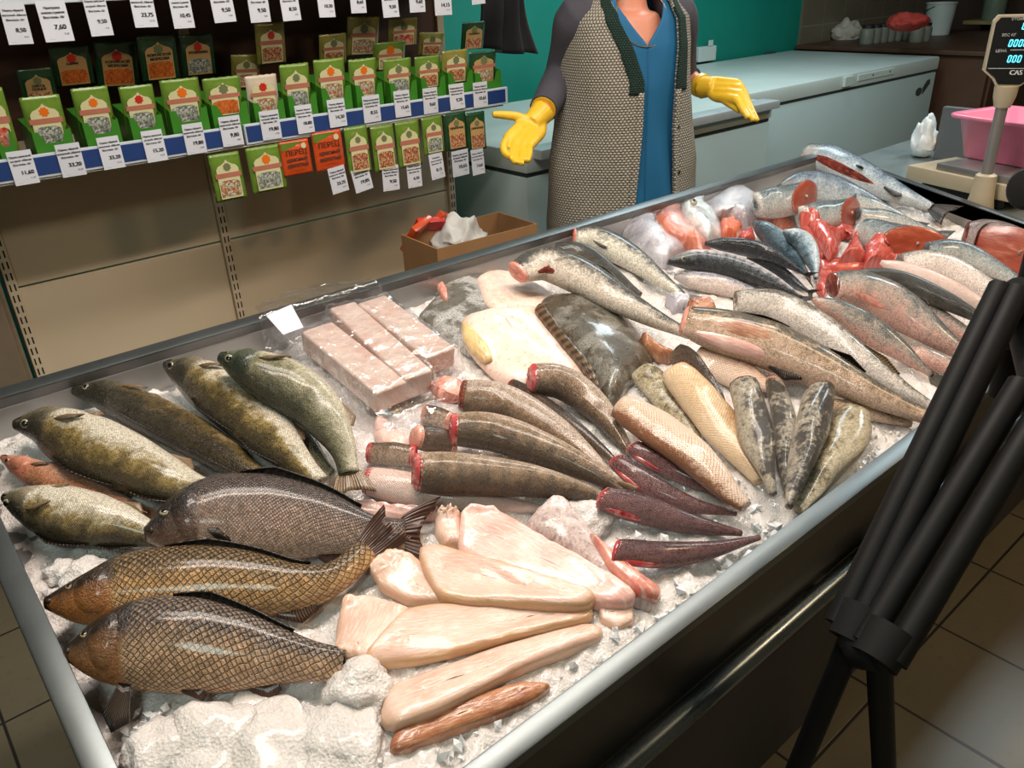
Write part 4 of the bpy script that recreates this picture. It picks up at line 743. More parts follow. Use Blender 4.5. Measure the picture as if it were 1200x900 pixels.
# ---- blocks of pressed fish in a plastic bag
BG = 'pressed fish blocks in the plastic bag'
BLK = []
def block(label, corners, ht, base, tilt=0.0):
    w = base+ht; P = [np.array(tpx(x, y, w)) for x, y in corners]   # far left, far right, near right, near left
    c = sum(P)/4; ax = _n((P[3]-P[0])+(P[2]-P[1])); L = .5*(np.linalg.norm(P[3]-P[0])+np.linalg.norm(P[2]-P[1])); si = np.array([-ax[1], ax[0]]); W = .5*(abs((P[1]-P[0])@si)+abs((P[2]-P[3])@si))
    a = c-ax*L/2-si*W/2; bm = MB(); X = TX*ax[0]+TV*ax[1]; Y = TX*si[0]+TV*si[1]; bm.frame(tw(a[0], a[1], base), X*L, Y*W, TW*ht, .005)
    me = fixn(mesh('fish_block', bm.v, bm.f, tw(c[0], c[1], base), {'body': [(0, 0)]*len(bm.v), 'skin': [((np.array(v)-TO)@TX+(np.array(v)-TO)@TW*.7, (np.array(v)-TO)@TV) for v in bm.v]})); o = link('fish_block', me, m_block); o.location = tw(c[0], c[1], base); tag(o, label, 'fish block', BG)
    md = o.modifiers.new('b', 'BEVEL'); md.width = .0015; md.segments = 1
    xs, ys = np.meshgrid(np.linspace(0, 1, 60), np.linspace(0, 1, 30)); U = a[0]+ax[0]*L*xs+si[0]*W*ys; V = a[1]+ax[1]*L*xs+si[1]*W*ys; hm_splat(np.stack([U.ravel(), V.ravel(), np.full(U.size, w)], 1), 1)
HM0 = HM.copy()
block('frosty pressed fish block at the back right of the plastic bag', [(421, 356), (449, 344), (532, 404), (502, 422)], .045, -.045)
block('pressed fish block in the middle with white frost on its lower end', [(384, 361), (417, 352), (504, 432), (478, 446)], .050, -.045)
block('pressed fish block nearest the zanders, with a clean front end', [(354, 389), (387, 375), (479, 446), (440, 462)], .045, -.045)
# the bag: a film sheet lying over the blocks
bagpx = [(294, 371), (330, 352), (386, 338), (440, 335), (474, 352), (540, 400), (566, 436), (545, 452), (512, 484), (474, 494), (442, 502), (412, 490), (352, 432), (318, 396)]
def film_sheet(name, mat, out, step=.008, gap=.002, root=None, wr=.008):
    O = catmull(np.array([tpx(x, y, -.01) for x, y in out]), 70, True); lo, hi = O.min(0), O.max(0); H = np.maximum(hm_blur(.012), HM); nu, nv = int((hi[0]-lo[0])/step)+2, int((hi[1]-lo[1])/step)+2; idx = {}; vs = []
    def ins(p):
        x, y = O[:, 0], O[:, 1]; x2, y2 = np.roll(x, 1), np.roll(y, 1); c = ((y > p[1]) != (y2 > p[1])) & (p[0] < (x2-x)*(p[1]-y)/(y2-y+1e-12)+x); return c.sum() % 2 == 1
    for i in range(nu):
        for j in range(nv):
            p = lo+np.array([i, j])*step
            if ins(p):
                a, b_ = min(max(int(round(p[0]/CS)), 0), NU-1), min(max(int(round(p[1]/CS)), 0), NV-1)
                vn = wr*(vnoise(np.array([p[0]+p[1]*.6]), np.array([p[1]-p[0]*.6]), 60, 8)[0]); h = H[a, b_] if p[1] < TD-.004 else .004
                idx[i, j] = len(vs); vs.append(tw(p[0], p[1], h+gap+vn))
    fs = [(idx[i, j], idx[i+1, j], idx[i+1, j+1], idx[i, j+1]) for (i, j) in idx if (i+1, j) in idx and (i+1, j+1) in idx and (i, j+1) in idx]
    o = link(name, mesh(name, vs, fs, tw(*O.mean(0), 0)), mat); o.location = tw(*O.mean(0), 0); md = o.modifiers.new('s', 'SUBSURF'); md.levels = md.render_levels = 1; return o, O
bag, bo = film_sheet('plastic_bag', m_film, bagpx)
r = wrap(bag, 'plastic_bag', 'clear crumpled plastic bag spread over three pressed fish blocks', 'plastic bag'); bag.name = 'film'
P4 = [tw(*tpx(x, y, .004), .004+z) for x, y, z in ((312, 372, .004), (342, 362, .010), (356, 388, .008), (332, 394, .003))]
lab = MB().prism(P4, TW*.0006).build('paper_label', m_paper, r)
tag(piece('fish_slab', 'flat pink fish slab under the near corner of the plastic bag', 'fish piece', m_pinkc, [(503, 450), (520, 442), (543, 448), (541, 464), (515, 466)], .02))
# ------------------------------------------------------------------ loose ice
def lump(x, y, rpx, label, flat=.75, seed=0):
    w = -.03; uv_ = tpx(x, y, w); r = rpx/ (abs((proj(tw(uv_[0]+.01, uv_[1], w))-proj(tw(*uv_, w)))[0])/.01); bm = bmesh.new(); bmesh.ops.create_icosphere(bm, subdivisions=4, radius=1); rr = np.random.RandomState(seed); off = rr.rand(3)*20
    from mathutils import noise as MN
    base = float(hm_at(*uv_))
    for v in bm.verts:
        p = v.co.copy(); k = 1+.34*MN.noise(p*1.6+Vector(off))+.11*MN.noise(p*4+Vector(off))+.05*MN.noise(p*10+Vector(off)); q = p*k*r; q.z *= flat; v.co = Vector(tw(q.x, q.y, q.z)-TO)
    me = bpy.data.meshes.new('ice_lump'); bm.to_mesh(me); bm.free(); o = link('ice_lump', me, m_ice); o.location = tw(uv_[0], uv_[1], base+r*flat*.2); tag(o, label, 'ice lump', 'lumps of packed ice')
for a in ((186, 872, 44, 'round ice lump in the front left corner of the tray', .55, 1), (250, 866, 54, 'big ice lump second from the left rim at the front', .45, 2), (325, 872, 58, 'wide flat ice lump at the bottom edge of the photo', .36, 3), (402, 870, 44, 'low ice lump at the bottom edge beside the brownish fillet', .40, 4),
          (418, 806, 32, 'snowy ice lump between the bronze carp and the fillets', .85, 5), (98, 664, 30, 'pale ice lump at the left rim above the golden carp', .5, 6), (66, 652, 20, 'small ice lump in the gap under the pale bellied zander', .6, 7), (690, 602, 22, 'ice lump between the dark banded headless fish and the speckled fillet', .6, 8), (290, 826, 30, 'small ice lump just below the bronze carp belly', .4, 9)): lump(*a)
def chips(name, label, areas, n, r0, r1, seed):
    rr = np.random.RandomState(seed); bm = MB()
    for _ in range(n):
        poly = areas[rr.randint(len(areas))]; x = poly[0]+(poly[2]-poly[0])*rr.rand(); y = poly[1]+(poly[3]-poly[1])*rr.rand(); u, v = tpx(x, y, -.03)
        if not (0.01 < u < TL-.01 and .008 < v < TD-.01): continue
        i, j = int(u/CS), int(v/CS)
        if HM[i, j] > HICE[i, j]+.004: continue
        r = r0+(r1-r0)*rr.rand()**2; A = np.linalg.qr(rr.randn(3, 3))[0]; P = [(1, 0, 0), (-1, 0, 0), (0, 1, 0), (0, -1, 0), (0, 0, .7), (0, 0, -.7)]; s = .6+.8*rr.rand(3)
        c = tw(u, v, HM[i, j]+r*.3); bm.add([c+A@(np.array(p)*s*r*(.8+.4*rr.rand())) for p in P], [(0, 2, 4), (2, 1, 4), (1, 3, 4), (3, 0, 4), (2, 0, 5), (1, 2, 5), (3, 1, 5), (0, 3, 5)])
    g = G(name); g.fin(rgb(236, 238, 240), .12, 0, .3, **{'Transmission Weight': .12, 'IOR': 1.31}); return tag(bm.build(name, g.m), label, 'ice', kind='stuff')
chips('ice_chips', 'scattered glassy ice chips lying on the crushed ice bed', [(140, 790, 600, 900), (40, 630, 200, 900), (640, 560, 960, 760), (820, 560, 960, 660), (980, 470, 1130, 560), (600, 560, 800, 800), (1, 470, 300, 680)], 1500, .003, .012, 4)
# ------------------------------------------------------------------ the seasoning rack
m_rack = simple('cream_rack_paint', rgb(204, 188, 162), .5, var=.06, ns=3.0); m_rackd = simple('rack_slot_dark', rgb(14, 14, 14), .8); m_bboard = simple('dark_brown_board', rgb(84, 54, 40), .5, var=.25, ns=5.0)
m_blue = simple('price_rail_blue', rgb(36, 62, 118), .35, var=.06); m_railw = simple('price_rail_white', rgb(196, 206, 214), .35, var=.03)
YR = 2.60; YF_ = 2.30
xa, xb, xc = float(yp(22, 360, YR)[0]), float(yp(268, 300, YR)[0]), float(yp(529, 235, YR)[0])
zr = float(np.mean([yp(x, y, YF_-.01)[2] for x, y in ((0, 223), (150, 194), (296, 165), (440, 144), (592, 121))])); zgap = float(np.mean([yp(x, y, YR)[2] for x, y in ((20, 335), (527, 225), (250, 284))]))
rack = thing('shelf_rack', ((xa+xc)/2, YR, 0), 'tall cream metal shop rack of seasoning sachets with a blue price rail', 'shelf rack')
for nm, a, b_ in (('back_panel', xa+.012, xb-.016), ('back_panel', xb+.016, xc-.016)):
    MB().box(a, b_, YR, YR+.015, .12, zgap-.003, .002).build(nm, m_rack, rack); MB().box(a, b_, YR, YR+.015, zgap+.003, zr+.05, .002).build(nm, m_rack, rack)
    MB().box(a, b_, YR, YR+.015, zr+.05, 2.15, .002).build('back_board', m_bboard, rack)
for x in (xa, xb, xc):
    u = MB().box(x-.014, x+.014, YR-.012, YR+.03, 0, 2.2, .002).build('upright', m_rack, rack); s = MB(); z = .15
    while z < zr:
        for dx in (-.006, .006): s.box(x+dx-.002, x+dx+.002, YR-.0128, YR-.011, z, z+.021)
        z += .033
    s.build('slots', m_rackd, u, rack.location)
MB().box(xa, xc, YF_, YR, 0, .11, .004).build('base_plinth', m_rack, rack)
xe = float(yp(593, 124, YF_)[0])
for a, b_ in ((xa-.35, xb-.004), (xb+.004, xe)):
    MB().box(a, b_, YF_, YR-.014, zr+.012, zr+.03, .002).build('shelf_board', m_bboard, rack)
    rl = MB().box(a, b_, YF_-.012, YF_, zr, zr+.056, .002).build('price_rail', m_railw, rack); MB().box(a+.004, b_-.012, YF_-.0135, YF_-.012, zr+.007, zr+.050).build('blue_insert', m_blue, rl, rack.location)
zt = float(yp(300, -13, YF_)[2])-.012
MB().box(xa-.35, xe-.03, YF_, YR-.014, zt+.03, zt+.05, .002).build('shelf_board', m_bboard, rack); MB().box(xa-.35, xe-.03, YF_-.012, YF_, zt+.0, zt+.056, .002).build('price_rail', m_railw, rack)
m_lt = simple('inner_rack_board', rgb(120, 106, 88), .5)

# price cards
TEXTS = [('Перец чёрный', 'молотый «Магия', 'Востока» 10г'), ('Приправа', 'хмели-сунели', 'Востока» 10г'), ('Перец красный', 'острый «Магия', 'Востока» 10г')]
ORD = ['first', 'second', 'third', 'fourth', 'fifth', 'sixth', 'seventh', 'eighth', 'ninth', 'tenth', 'eleventh', 'twelfth', 'thirteenth', 'fourteenth', 'fifteenth']
def quad(box, Y, tilt=0.0):
    x0, x1, y0, y1 = box; cx, cy = (x0+x1)/2, (y0+y1)/2; c = yp(cx, cy, Y)
    kx = (proj(c+np.array([.01, 0, 0]))-proj(c))/.01; kz = (proj(c+np.array([0, 0, .01]))-proj(c))/.01
    # bounding box of a w x h card: |kx.x| w + |kz.x| h = bw ; |kx.y| w + |kz.y| h = bh
    A = np.array([[abs(kx[0]), abs(kz[0])], [abs(kx[1]), abs(kz[1])]]); w, h = np.linalg.solve(A, [x1-x0, y1-y0]); return c, w, h
def price_card(box, price, small, ti, Y, where, group, tw_=0.0, yaw=0.0):
    c, w, h = quad(box, Y); w = min(max(w, .052), .085); h = min(max(h, .08), .125)
    r = thing('price_card', c, 'white price card reading %s, %s' % (price, where), 'price card', group); r.rotation_euler = (random.uniform(-.06, .02), tw_, yaw)
    me = MB().box(-w/2, w/2, -.0006, .0006, -h/2, h/2); o = me.build('card', m_paper, r, (0, 0, 0))
    t = MB(); X, Z = (1, 0, 0), (0, 0, 1)
    for k, l in enumerate(TEXTS[ti % 3]): put_text(t, l, w*.118, (0, -.0012, h*(.30-.115*k)), X, Z, bold=.0006)
    put_text(t, price, w*.24, (w*.12, -.0012, -h*.20), X, Z, bold=.0010); put_text(t, small, w*.10, (w*.28, -.0012, -h*.34), X, Z); put_text(t, '— —', w*.08, (-w*.25, -.0012, -h*.45), X, Z)
    t.build('printing', m_ink, r, (0, 0, 0)); return r
mid = [((7, 47, 176, 217), '11,60', '11.60'), ((64, 102, 168, 207), '33,20', '33.20'), ((113, 147, 160, 198), '33,20', '33.20'), ((165, 197, 152, 190), '15,20', '15.20'), ((213, 243, 145, 180), '19,80', '19.80'), ((256, 286, 137, 170), '9,80', '9.80'), ((303, 331, 128, 165), '19,80', '19.80'), ((345, 369, 122, 157), '18,80', '18.80'),
       ((383, 407, 116, 149), '14,20', '14.20'), ((424, 447, 111, 144), '8,55', '8.55'), ((461, 482, 105, 138), '15,65', '15.65'), ((495, 514, 102, 134), '9,60', '9.60'), ((526, 545, 97, 129), '9,20', '9.20'), ((554, 572, 95, 127), '10,65', '10.65')]
for k, (b_, p, s) in enumerate(mid): price_card(b_, p, s, 0 if k % 3 else 2, YF_-.016, '%s from the left on the blue price rail' % ORD[k], 'price cards on the blue rail')
low = [((385, 408, 195, 226), '33,25'), ((412, 436, 193, 225), '19,85'), ((447, 469, 192, 225), '9,50'), ((476, 495, 188, 221), '6,50'), ((503, 521, 178, 211), '8,15'), ((529, 550, 174, 208), '10,65'), ((552, 568, 173, 206), '13,65')]
for k, (b_, p) in enumerate(low): price_card(b_, p, p.replace(',', '.'), k, YF_-.022, '%s of those hanging below the sachets' % ORD[k], 'price cards under the hanging sachets', random.uniform(-.12, .06))
top = [((0, 38, 3, 53), '8,50'), ((41, 88, 0, 50), '7,60'), ((96, 133, -8, 43), '9,50'), ((150, 186, -10, 33), '23,75'), ((196, 229, -10, 34), '10,45'), ((244, 277, -15, 27), '9,50'), ((288, 318, -14, 27), '9,50'), ((326, 353, -15, 25), '8,50'), ((370, 393, -18, 21), '10,30'), ((408, 430, -22, 16), '8,60'), ((446, 468, -15, 21), '9,50'), ((478, 499, -21, 15), '9,60'), ((508, 530, -15, 18), '14,15'), ((551, 568, -26, 4), '12,40')]
for k, (b_, p) in enumerate(top): price_card(b_, p, p.replace(',', '.'), k, YF_-.02, '%s along the top edge of the photo' % ORD[k], 'price cards on the upper shelf', random.uniform(-.05, .03))

# sachets
def pmat(name, a, b, rough=.28, sc=14):
    g = G(name); co = g.coord(); n = g.noise(co, sc, 4.0, .6); g.bump(g.noise(co, 45, 3.0), .5, .004); return g.fin(g.mix(n, a, b), rough, 0, .3)
m_pg = pmat('green_sachet_foil', rgb(58, 98, 30), rgb(120, 150, 52)); m_pd = pmat('dark_green_sachet_foil', rgb(16, 48, 30), rgb(34, 78, 44)); m_pr = pmat('orange_red_sachet_foil', rgb(186, 62, 26), rgb(206, 84, 34)); m_pw = pmat('pale_sachet_foil', rgb(178, 160, 138), rgb(206, 196, 180)); m_po = pmat('olive_sachet_foil', rgb(98, 100, 40), rgb(150, 142, 70))
m_cream = simple('cream_label', rgb(206, 202, 156), .4, var=.06, coat=.3); m_tanl = simple('tan_label', rgb(186, 150, 96), .4, var=.08, coat=.3); m_band = simple('pink_brown_band', rgb(178, 112, 92), .4, coat=.3); m_emo = simple('orange_emblem', rgb(226, 112, 24), .4); m_emr = simple('red_emblem', rgb(196, 44, 30), .4); m_emg = simple('grey_green_emblem', rgb(112, 120, 84), .4)
def foodmat(name, cs, sc=240):
    g = G(name); v = g.n('ShaderNodeTexVoronoi'); g.l(g.coord(), v.inputs['Vector']); v.inputs['Scale'].default_value = sc; s = g.n('ShaderNodeSeparateColor'); g.l(v.outputs['Color'], s.inputs[0]); n = len(cs)
    return g.fin(g.ramp(s.outputs[0], [(i/(n-1), c) for i, c in enumerate(cs)]), .35, 0, .3)
m_food = [foodmat('herb_picture', [rgb(96, 110, 84), rgb(196, 198, 190), rgb(70, 80, 74), rgb(150, 150, 140)]), foodmat('salad_picture', [rgb(70, 112, 40), rgb(206, 206, 190), rgb(150, 62, 40), rgb(198, 150, 90)]), foodmat('meat_picture', [rgb(110, 46, 28), rgb(168, 84, 50), rgb(206, 170, 130), rgb(80, 34, 22)]), foodmat('tomato_picture', [rgb(170, 40, 34), rgb(206, 96, 74), rgb(214, 196, 170)], 130), foodmat('carrot_picture', [rgb(186, 78, 30), rgb(214, 120, 52), rgb(140, 60, 26)])]
def arch(w, h):  # label with a pointed arch on top
    return [(-w/2, -h/2), (w/2, -h/2), (w/2, h*.28), (w*.40, h*.36), (w*.22, h*.40), (w*.08, h*.46), (0, h*.52), (-w*.08, h*.46), (-w*.22, h*.40), (-w*.40, h*.36), (-w/2, h*.28)]
def rosette(r, n=8): return [(math.cos(2*PI*k/(2*n))*r*(1 if k % 2 else .78), math.sin(2*PI*k/(2*n))*r*(1 if k % 2 else .78)) for k in range(2*n)]
def sachet(box, Y, style, food, emb, label, group, text=None, lean=.12, yaw=0.0, roll=0.0):
    c, w, h = quad(box, Y); w = min(max(w, .062), .13); h = min(max(h, .075), .17)
    r = thing('sachet', c, label, 'sachet', group); r.rotation_euler = (lean, roll, yaw); pouch = {'g': m_pg, 'd': m_pd, 'r': m_pr, 'w': m_pw, 'o': m_po}[style]
    n, m = 10, 14; vs = []; fs = []
    for sd in (-1, 1):
        for i in range(n+1):
            for j in range(m+1):
                a, b_ = 2*i/n-1, 2*j/m-1; t = max(0, 1-abs(a)**3)*max(0, 1-(abs(b_)/.86)**4) if abs(b_) < .86 else 0; vs.append((a*w/2, sd*(.0008+.006*t), b_*h/2+.0015*((i % 2)*(abs(b_) == 1))))
    W = m+1; N = (n+1)*W
    for k in (0, N): fs += [(k+i*W+j, k+(i+1)*W+j, k+(i+1)*W+j+1, k+i*W+j+1) for i in range(n) for j in range(m)]
    bd = [i*W for i in range(n+1)]+[n*W+j for j in range(1, W)]+[i*W+m for i in range(n-1, -1, -1)]+[j for j in range(m-1, 0, -1)]
    fs += [(bd[k], bd[(k+1) % len(bd)], N+bd[(k+1) % len(bd)], N+bd[k]) for k in range(len(bd))]
    link('pouch', fixn(mesh('pouch', vs, fs)), pouch, r)
    def flat(nm, pts, y, mt, par=r): return MB().prism([(p[0], y, p[1]) for p in pts], (0, .0009, 0)).build(nm, mt, par, (0, 0, 0))
    D = -.0078
    if style == 'r':
        t = MB(); put_text(t, 'ПЕРЕЦ', w*.22, (0, D-.0002, h*.10), (1, 0, 0), (0, 0, 1), bold=.0006); put_text(t, 'красный', w*.17, (0, D-.0002, -h*.08), (1, 0, 0), (0, 0, 1), bold=.0012); put_text(t, 'молотый', w*.17, (0, D-.0002, -h*.24), (1, 0, 0), (0, 0, 1), bold=.0012); t.build('lettering', m_bboard, r, (0, 0, 0))
        flat('green_corner', [(-w*.47, h*.24), (-w*.47, h*.46), (w*.30, h*.46), (w*.05, h*.38), (-w*.1, h*.30)], D+.003, m_pg); flat('emblem', [(w*.28+p[0], h*.33+p[1]) for p in rosette(w*.10)], D-.0001, m_cream); return r
    lw, lh = w*.72, h*.80; lab = m_tanl if style in 'd' else m_cream
    flat('label_panel', [(p[0], p[1]-h*.04) for p in arch(lw, lh)], D, lab); y1 = D-.0006
    flat('picture', [(-lw*.46, -h*.40), (lw*.46, -h*.40), (lw*.46, -h*.10), (lw*.25, -h*.055), (-lw*.25, -h*.055), (-lw*.46, -h*.10)], y1, m_food[food])
    flat('emblem', [(p[0], h*.22+p[1]) for p in rosette(lw*.19)], y1, {'o': m_emo, 'r': m_emr, 'g': m_emg}[emb])
    if text:
        t = MB(); [put_text(t, l, min(h*.085, lw*1.3/max(len(l), 5)), (0, y1-.0004, h*.07-h*.085*k), (1, 0, 0), (0, 0, 1), bold=.0006) for k, l in enumerate(text)]; t.build('lettering', m_ink, r, (0, 0, 0))
    else: flat('band', [(-w*.43, -.018*1), (w*.43, -.018), (w*.43, -.018+h*.10), (-w*.43, -.018+h*.10)] if False else [(-w*.42, h*.0), (w*.42, h*.0), (w*.42, h*.10), (-w*.42, h*.10)], y1-.0001, m_band)
    return r
front = [((-26, 20, 103, 186), 'g', 3, 'g'), ((22, 86, 110, 178), 'g', 0, 'o'), ((82, 140, 100, 166), 'g', 0, 'o'), ((138, 190, 98, 158), 'g', 0, 'r'), ((186, 242, 90, 150), 'g', 0, 'o'), ((236, 288, 88, 140), 'g', 4, 'g'), ((286, 330, 86, 138), 'w', 1, 'r'), ((326, 368, 73, 133), 'g', 0, 'g'), ((366, 408, 67, 122), 'g', 1, 'o'), ((407, 444, 67, 117), 'g', 1, 'o'), ((448, 484, 67, 113), 'g', 0, 'g'), ((485, 517, 64, 106), 'g', 2, 'g'), ((517, 549, 57, 100), 'o', 2, 'g'), ((549, 582, 58, 100), 'd', 1, 'g')]
m_cart = simple('bright_green_carton', rgb(54, 122, 32), .4, var=.1, ns=6)
for k, (b_, st, fd, em) in enumerate(front):
    where = '%s from left in the row of green cartons' % ORD[k]
    sachet(b_, YF_+.035, st, fd, em, '%s seasoning sachet, %s' % ({'g': 'green', 'w': 'pale', 'o': 'olive', 'd': 'dark green'}[st], where), 'sachets in the display cartons', lean=.10)
    x0, x1, y0, y1 = b_; c, w, h = quad(b_, YF_+.035); w = min(w, .125)*.98; z0 = zr+.03; z1 = max(z0+.05, c[2]-h*.12)
    r = thing('display_carton', (c[0], YF_+.05, z0), 'bright green open card carton holding the %s sachet from the left' % ORD[k], 'carton', 'green display cartons')
    m_ = MB().prism([(-w/2, -.045, .0), (w/2, -.045, .0), (w/2, -.045, z1-z0), (w*.34, -.045, (z1-z0)*.98), (w*.22, -.045, (z1-z0)*.62), (-w*.22, -.045, (z1-z0)*.62), (-w*.34, -.045, (z1-z0)*.98), (-w/2, -.045, z1-z0)], (0, .0012, 0)); m_.build('front_flap', m_cart, r, (0, 0, 0))
    m_ = MB(); m_.box(-w/2, w/2, -.045, .075, 0, .0012); m_.prism([(-w/2, -.044, 0), (-w/2, .075, 0), (-w/2, .075, (z1-z0)*1.3), (-w/2, -.044, z1-z0)], (.0012, 0, 0)); m_.prism([(w/2-.0012, -.044, 0), (w/2-.0012, .075, 0), (w/2-.0012, .075, (z1-z0)*1.3), (w/2-.0012, -.044, z1-z0)], (.0012, 0, 0)); m_.box(-w/2, w/2, .0738, .075, 0, (z1-z0)*1.3); m_.build('box', m_cart, r, (0, 0, 0))
back = [((18, 72, 78, 130), 'd', 2, 'g', ('СМЕСЬ', 'ПЕРЦЕВ')), ((55, 114, 52, 104), 'd', 4, 'r', ('КАРРИ',)), ((106, 168, 47, 106), 'd', 4, 'r', ('КОРЕЙСКОЙ', 'МОРКОВИ')), ((158, 214, 39, 98), 'd', 4, 'g', ('КОРЕЙСКОЙ', 'МОРКОВИ')), ((207, 256, 38, 92), 'd', 0, 'r', ('РОЗМАРИН',)), ((268, 308, 62, 106), 'o', 1, 'g', None), ((296, 338, 25, 78), 'o', 2, 'r', None), ((372, 408, 38, 78), 'o', 2, 'g', None), ((404, 446, 18, 68), 'o', 1, 'g', None), ((436, 476, 47, 84), 'g', 1, 'o', None), ((454, 490, 20, 56), 'o', 3, 'g', None), ((490, 520, 37, 66), 'o', 2, 'g', None), ((540, 568, 24, 60), 'd', 2, 'g', ('КАРДАМОН',))]
names = ['reading СМЕСЬ ПЕРЦЕВ', 'reading КАРРИ', 'reading КОРЕЙСКОЙ МОРКОВИ with a red emblem', 'reading КОРЕЙСКОЙ МОРКОВИ with a grey emblem', 'reading РОЗМАРИН', 'peeping out behind the sixth carton', 'with a red emblem under the white price cards', 'behind the ninth carton', 'leaning tall behind the tenth carton', 'with orange emblem behind the tenth and eleventh cartons', 'with tomato picture leaning behind the eleventh carton', 'small and tilted behind the twelfth carton', 'beside the hanging black jacket']
for k, ((b_, st, fd, em, tx), nm) in enumerate(zip(back, names)):
    sachet(b_, YF_+.14+.02*(k % 3), st, fd, em, '%s seasoning sachet in the rear row %s' % ({'d': 'dark green', 'o': 'olive', 'g': 'green'}[st], nm), 'sachets in the rear row', tx, .22, 0, (0, .0, .06)[k % 3])
hang = [((244, 290, 177, 238), 'g', 1, 'g', 'farthest left'), ((288, 337, 168, 228), 'g', 0, 'o', 'with orange emblem, second from left'), ((327, 367, 162, 208), 'r', 0, 'o', 'first of the two red ones'), ((365, 405, 151, 202), 'r', 0, 'o', 'second of the two red ones'), ((403, 436, 146, 206), 'g', 2, 'g', 'next to the red pair'), ((434, 466, 145, 203), 'g', 2, 'g', 'third left of the dark green pair'), ((463, 495, 140, 198), 'g', 2, 'g', 'second left of the dark green pair'), ((494, 521, 135, 183), 'g', 0, 'g', 'just left of the dark green pair'), ((520, 548, 130, 178), 'd', 2, 'g', 'left one of the dark green pair'), ((546, 570, 130, 178), 'd', 2, 'g', 'right one of the dark green pair')]
for k, (b_, st, fd, em, nm) in enumerate(hang):
    sachet(b_, YF_-.018+.004*(k % 2), st, fd, em, '%s sachet hanging under the price rail, %s' % ({'g': 'green', 'r': 'orange red', 'd': 'dark green'}[st], nm), 'sachets hanging under the rail', None if st != 'd' else ('ПРИПРАВА',), -.03, 0, 0)
MB().tube([(xa-.2, YF_-.006, zr-.004), (xe-.02, YF_-.006, zr-.004)], .0025, 8).build('hanging_wire', m_steel, rack)

# black jacket hanging from the end of the rack
def cloth(name, pxs, Y, thick, mat, label, cat, folds=5, amp=.02):
    n, m = 26, 22; vs = []; top_, bot = pxs
    for sd in (0, 1):
        for i in range(n+1):
            for j in range(m+1):
                f, g = i/n, j/m; a = np.array(top_[0])*(1-f)+np.array(top_[1])*f; b_ = np.array(bot[0])*(1-f)+np.array(bot[1])*f; q = a*(1-g)+b_*g; P = yp(q[0], q[1], Y); y = amp*math.sin(f*folds*PI+.8*g)*(.3+g)+.012*math.sin(7*g+3*f); e = math.sqrt(max(0, 1-(2*f-1)**6))
                vs.append(P+np.array([0, y+(sd-.5)*2*thick*e, .006*math.sin(f*9)*g]))
    W = m+1; N = (n+1)*W; fs = [(k+i*W+j, k+(i+1)*W+j, k+(i+1)*W+j+1, k+i*W+j+1) for k in (0, N) for i in range(n) for j in range(m)]
    bd = [i*W for i in range(n+1)]+[n*W+j for j in range(1, W)]+[i*W+m for i in range(n-1, -1, -1)]+[j for j in range(m-1, 0, -1)]; fs += [(bd[k], bd[(k+1) % len(bd)], N+bd[(k+1) % len(bd)], N+bd[k]) for k in range(len(bd))]
    c = np.mean(vs, axis=0); o = link(name, fixn(mesh(name, vs, fs, c)), mat); o.location = c; return tag(o, label, cat)
cloth('hanging_jacket', (((566, -70), (600, -70)), ((565, 58), (626, 64))), YR-.06, .022, simple('black_cloth', (.010, .010, .012), .85, var=.3, bump=.3), 'black jacket hanging at the end of the rack in front of the teal wall', 'jacket')
MB().box(xe-.25, xe+.02, YR-.03, YR-.01, 1.93, 1.96).build('hook_arm', m_rack, rack)
# ------------------------------------------------------------------ the saleswoman
m_skin = (lambda g: g.fin(g.mix(g.noise(g.coord(), 12, 4.0), rgb(196, 120, 94), rgb(222, 152, 124)), .5, 0, .05, **{'Subsurface Weight': .15, 'Subsurface Scale': .3}))(G('skin'))
m_glove = (lambda g: (g.bump(g.noise(g.coord(), 35, 3.0), .35, .006), g.fin(g.mix(g.noise(g.coord(), 14, 3.0), rgb(222, 168, 26), rgb(246, 208, 62)), .38, 0, .15))[-1])(G('yellow_rubber'))
def knit(name, a, b, sc=1.0):
    g = G(name); s = g.n('ShaderNodeSeparateXYZ'); g.l(g.uv('skin'), s.inputs[0]); X, Y = g.math('DIVIDE', s.outputs[0], .011*sc), g.math('DIVIDE', s.outputs[1], .0085*sc)
    fy = g.math('FRACT', Y); row = g.math('MODULO', g.math('FLOOR', Y), 2.0); fx = g.math('FRACT', g.math('ADD', X, g.math('MULTIPLY', row, .5)))
    e = g.math('SQRT', g.math('ADD', g.math('POWER', g.math('MULTIPLY', g.math('SUBTRACT', fx, .5), 1.0), 2.0), g.math('POWER', g.math('MULTIPLY', g.math('SUBTRACT', fy, .5), .8), 2.0)))
    h = g.smooth(e, .55, .18); n = g.noise(g.uv('skin'), 160, 4.0); n2 = g.noise(g.uv('skin'), 9, 3.0)
    c = g.mix(h, tuple(x*.42 for x in a), g.mix(n, a, b)); g.bump(g.math('ADD', h, g.math('MULTIPLY', n, .4)), 1.0, .004); return g.fin(c, .9)
m_vest = knit('grey_knit', rgb(150, 144, 130), rgb(206, 200, 186)); m_trim = knit('dark_green_knit', rgb(16, 46, 38), rgb(30, 70, 58), .8)
m_tunic = simple('blue_tunic_cloth', rgb(16, 96, 140), .75, var=.12, ns=6.0, bump=.12, bs=200); m_sleeve = simple('dark_grey_jersey', rgb(70, 68, 78), .85, var=.08, ns=8.0, bump=.1, bs=300); m_trous = simple('dark_trousers', rgb(28, 28, 34), .85); m_shoe = simple('black_shoes', rgb(16, 16, 17), .5); m_hair = simple('brown_hair', rgb(70, 42, 26), .55, var=.4, ns=60.); m_lip = simple('lips', rgb(176, 84, 76), .4)
PC = np.array([2.22, 2.0, 0]); BK = _n([-.75, -.66, 0]); RT = np.array([-BK[1]*-1, BK[0], 0]); RT = np.array([.66, -.75, 0])
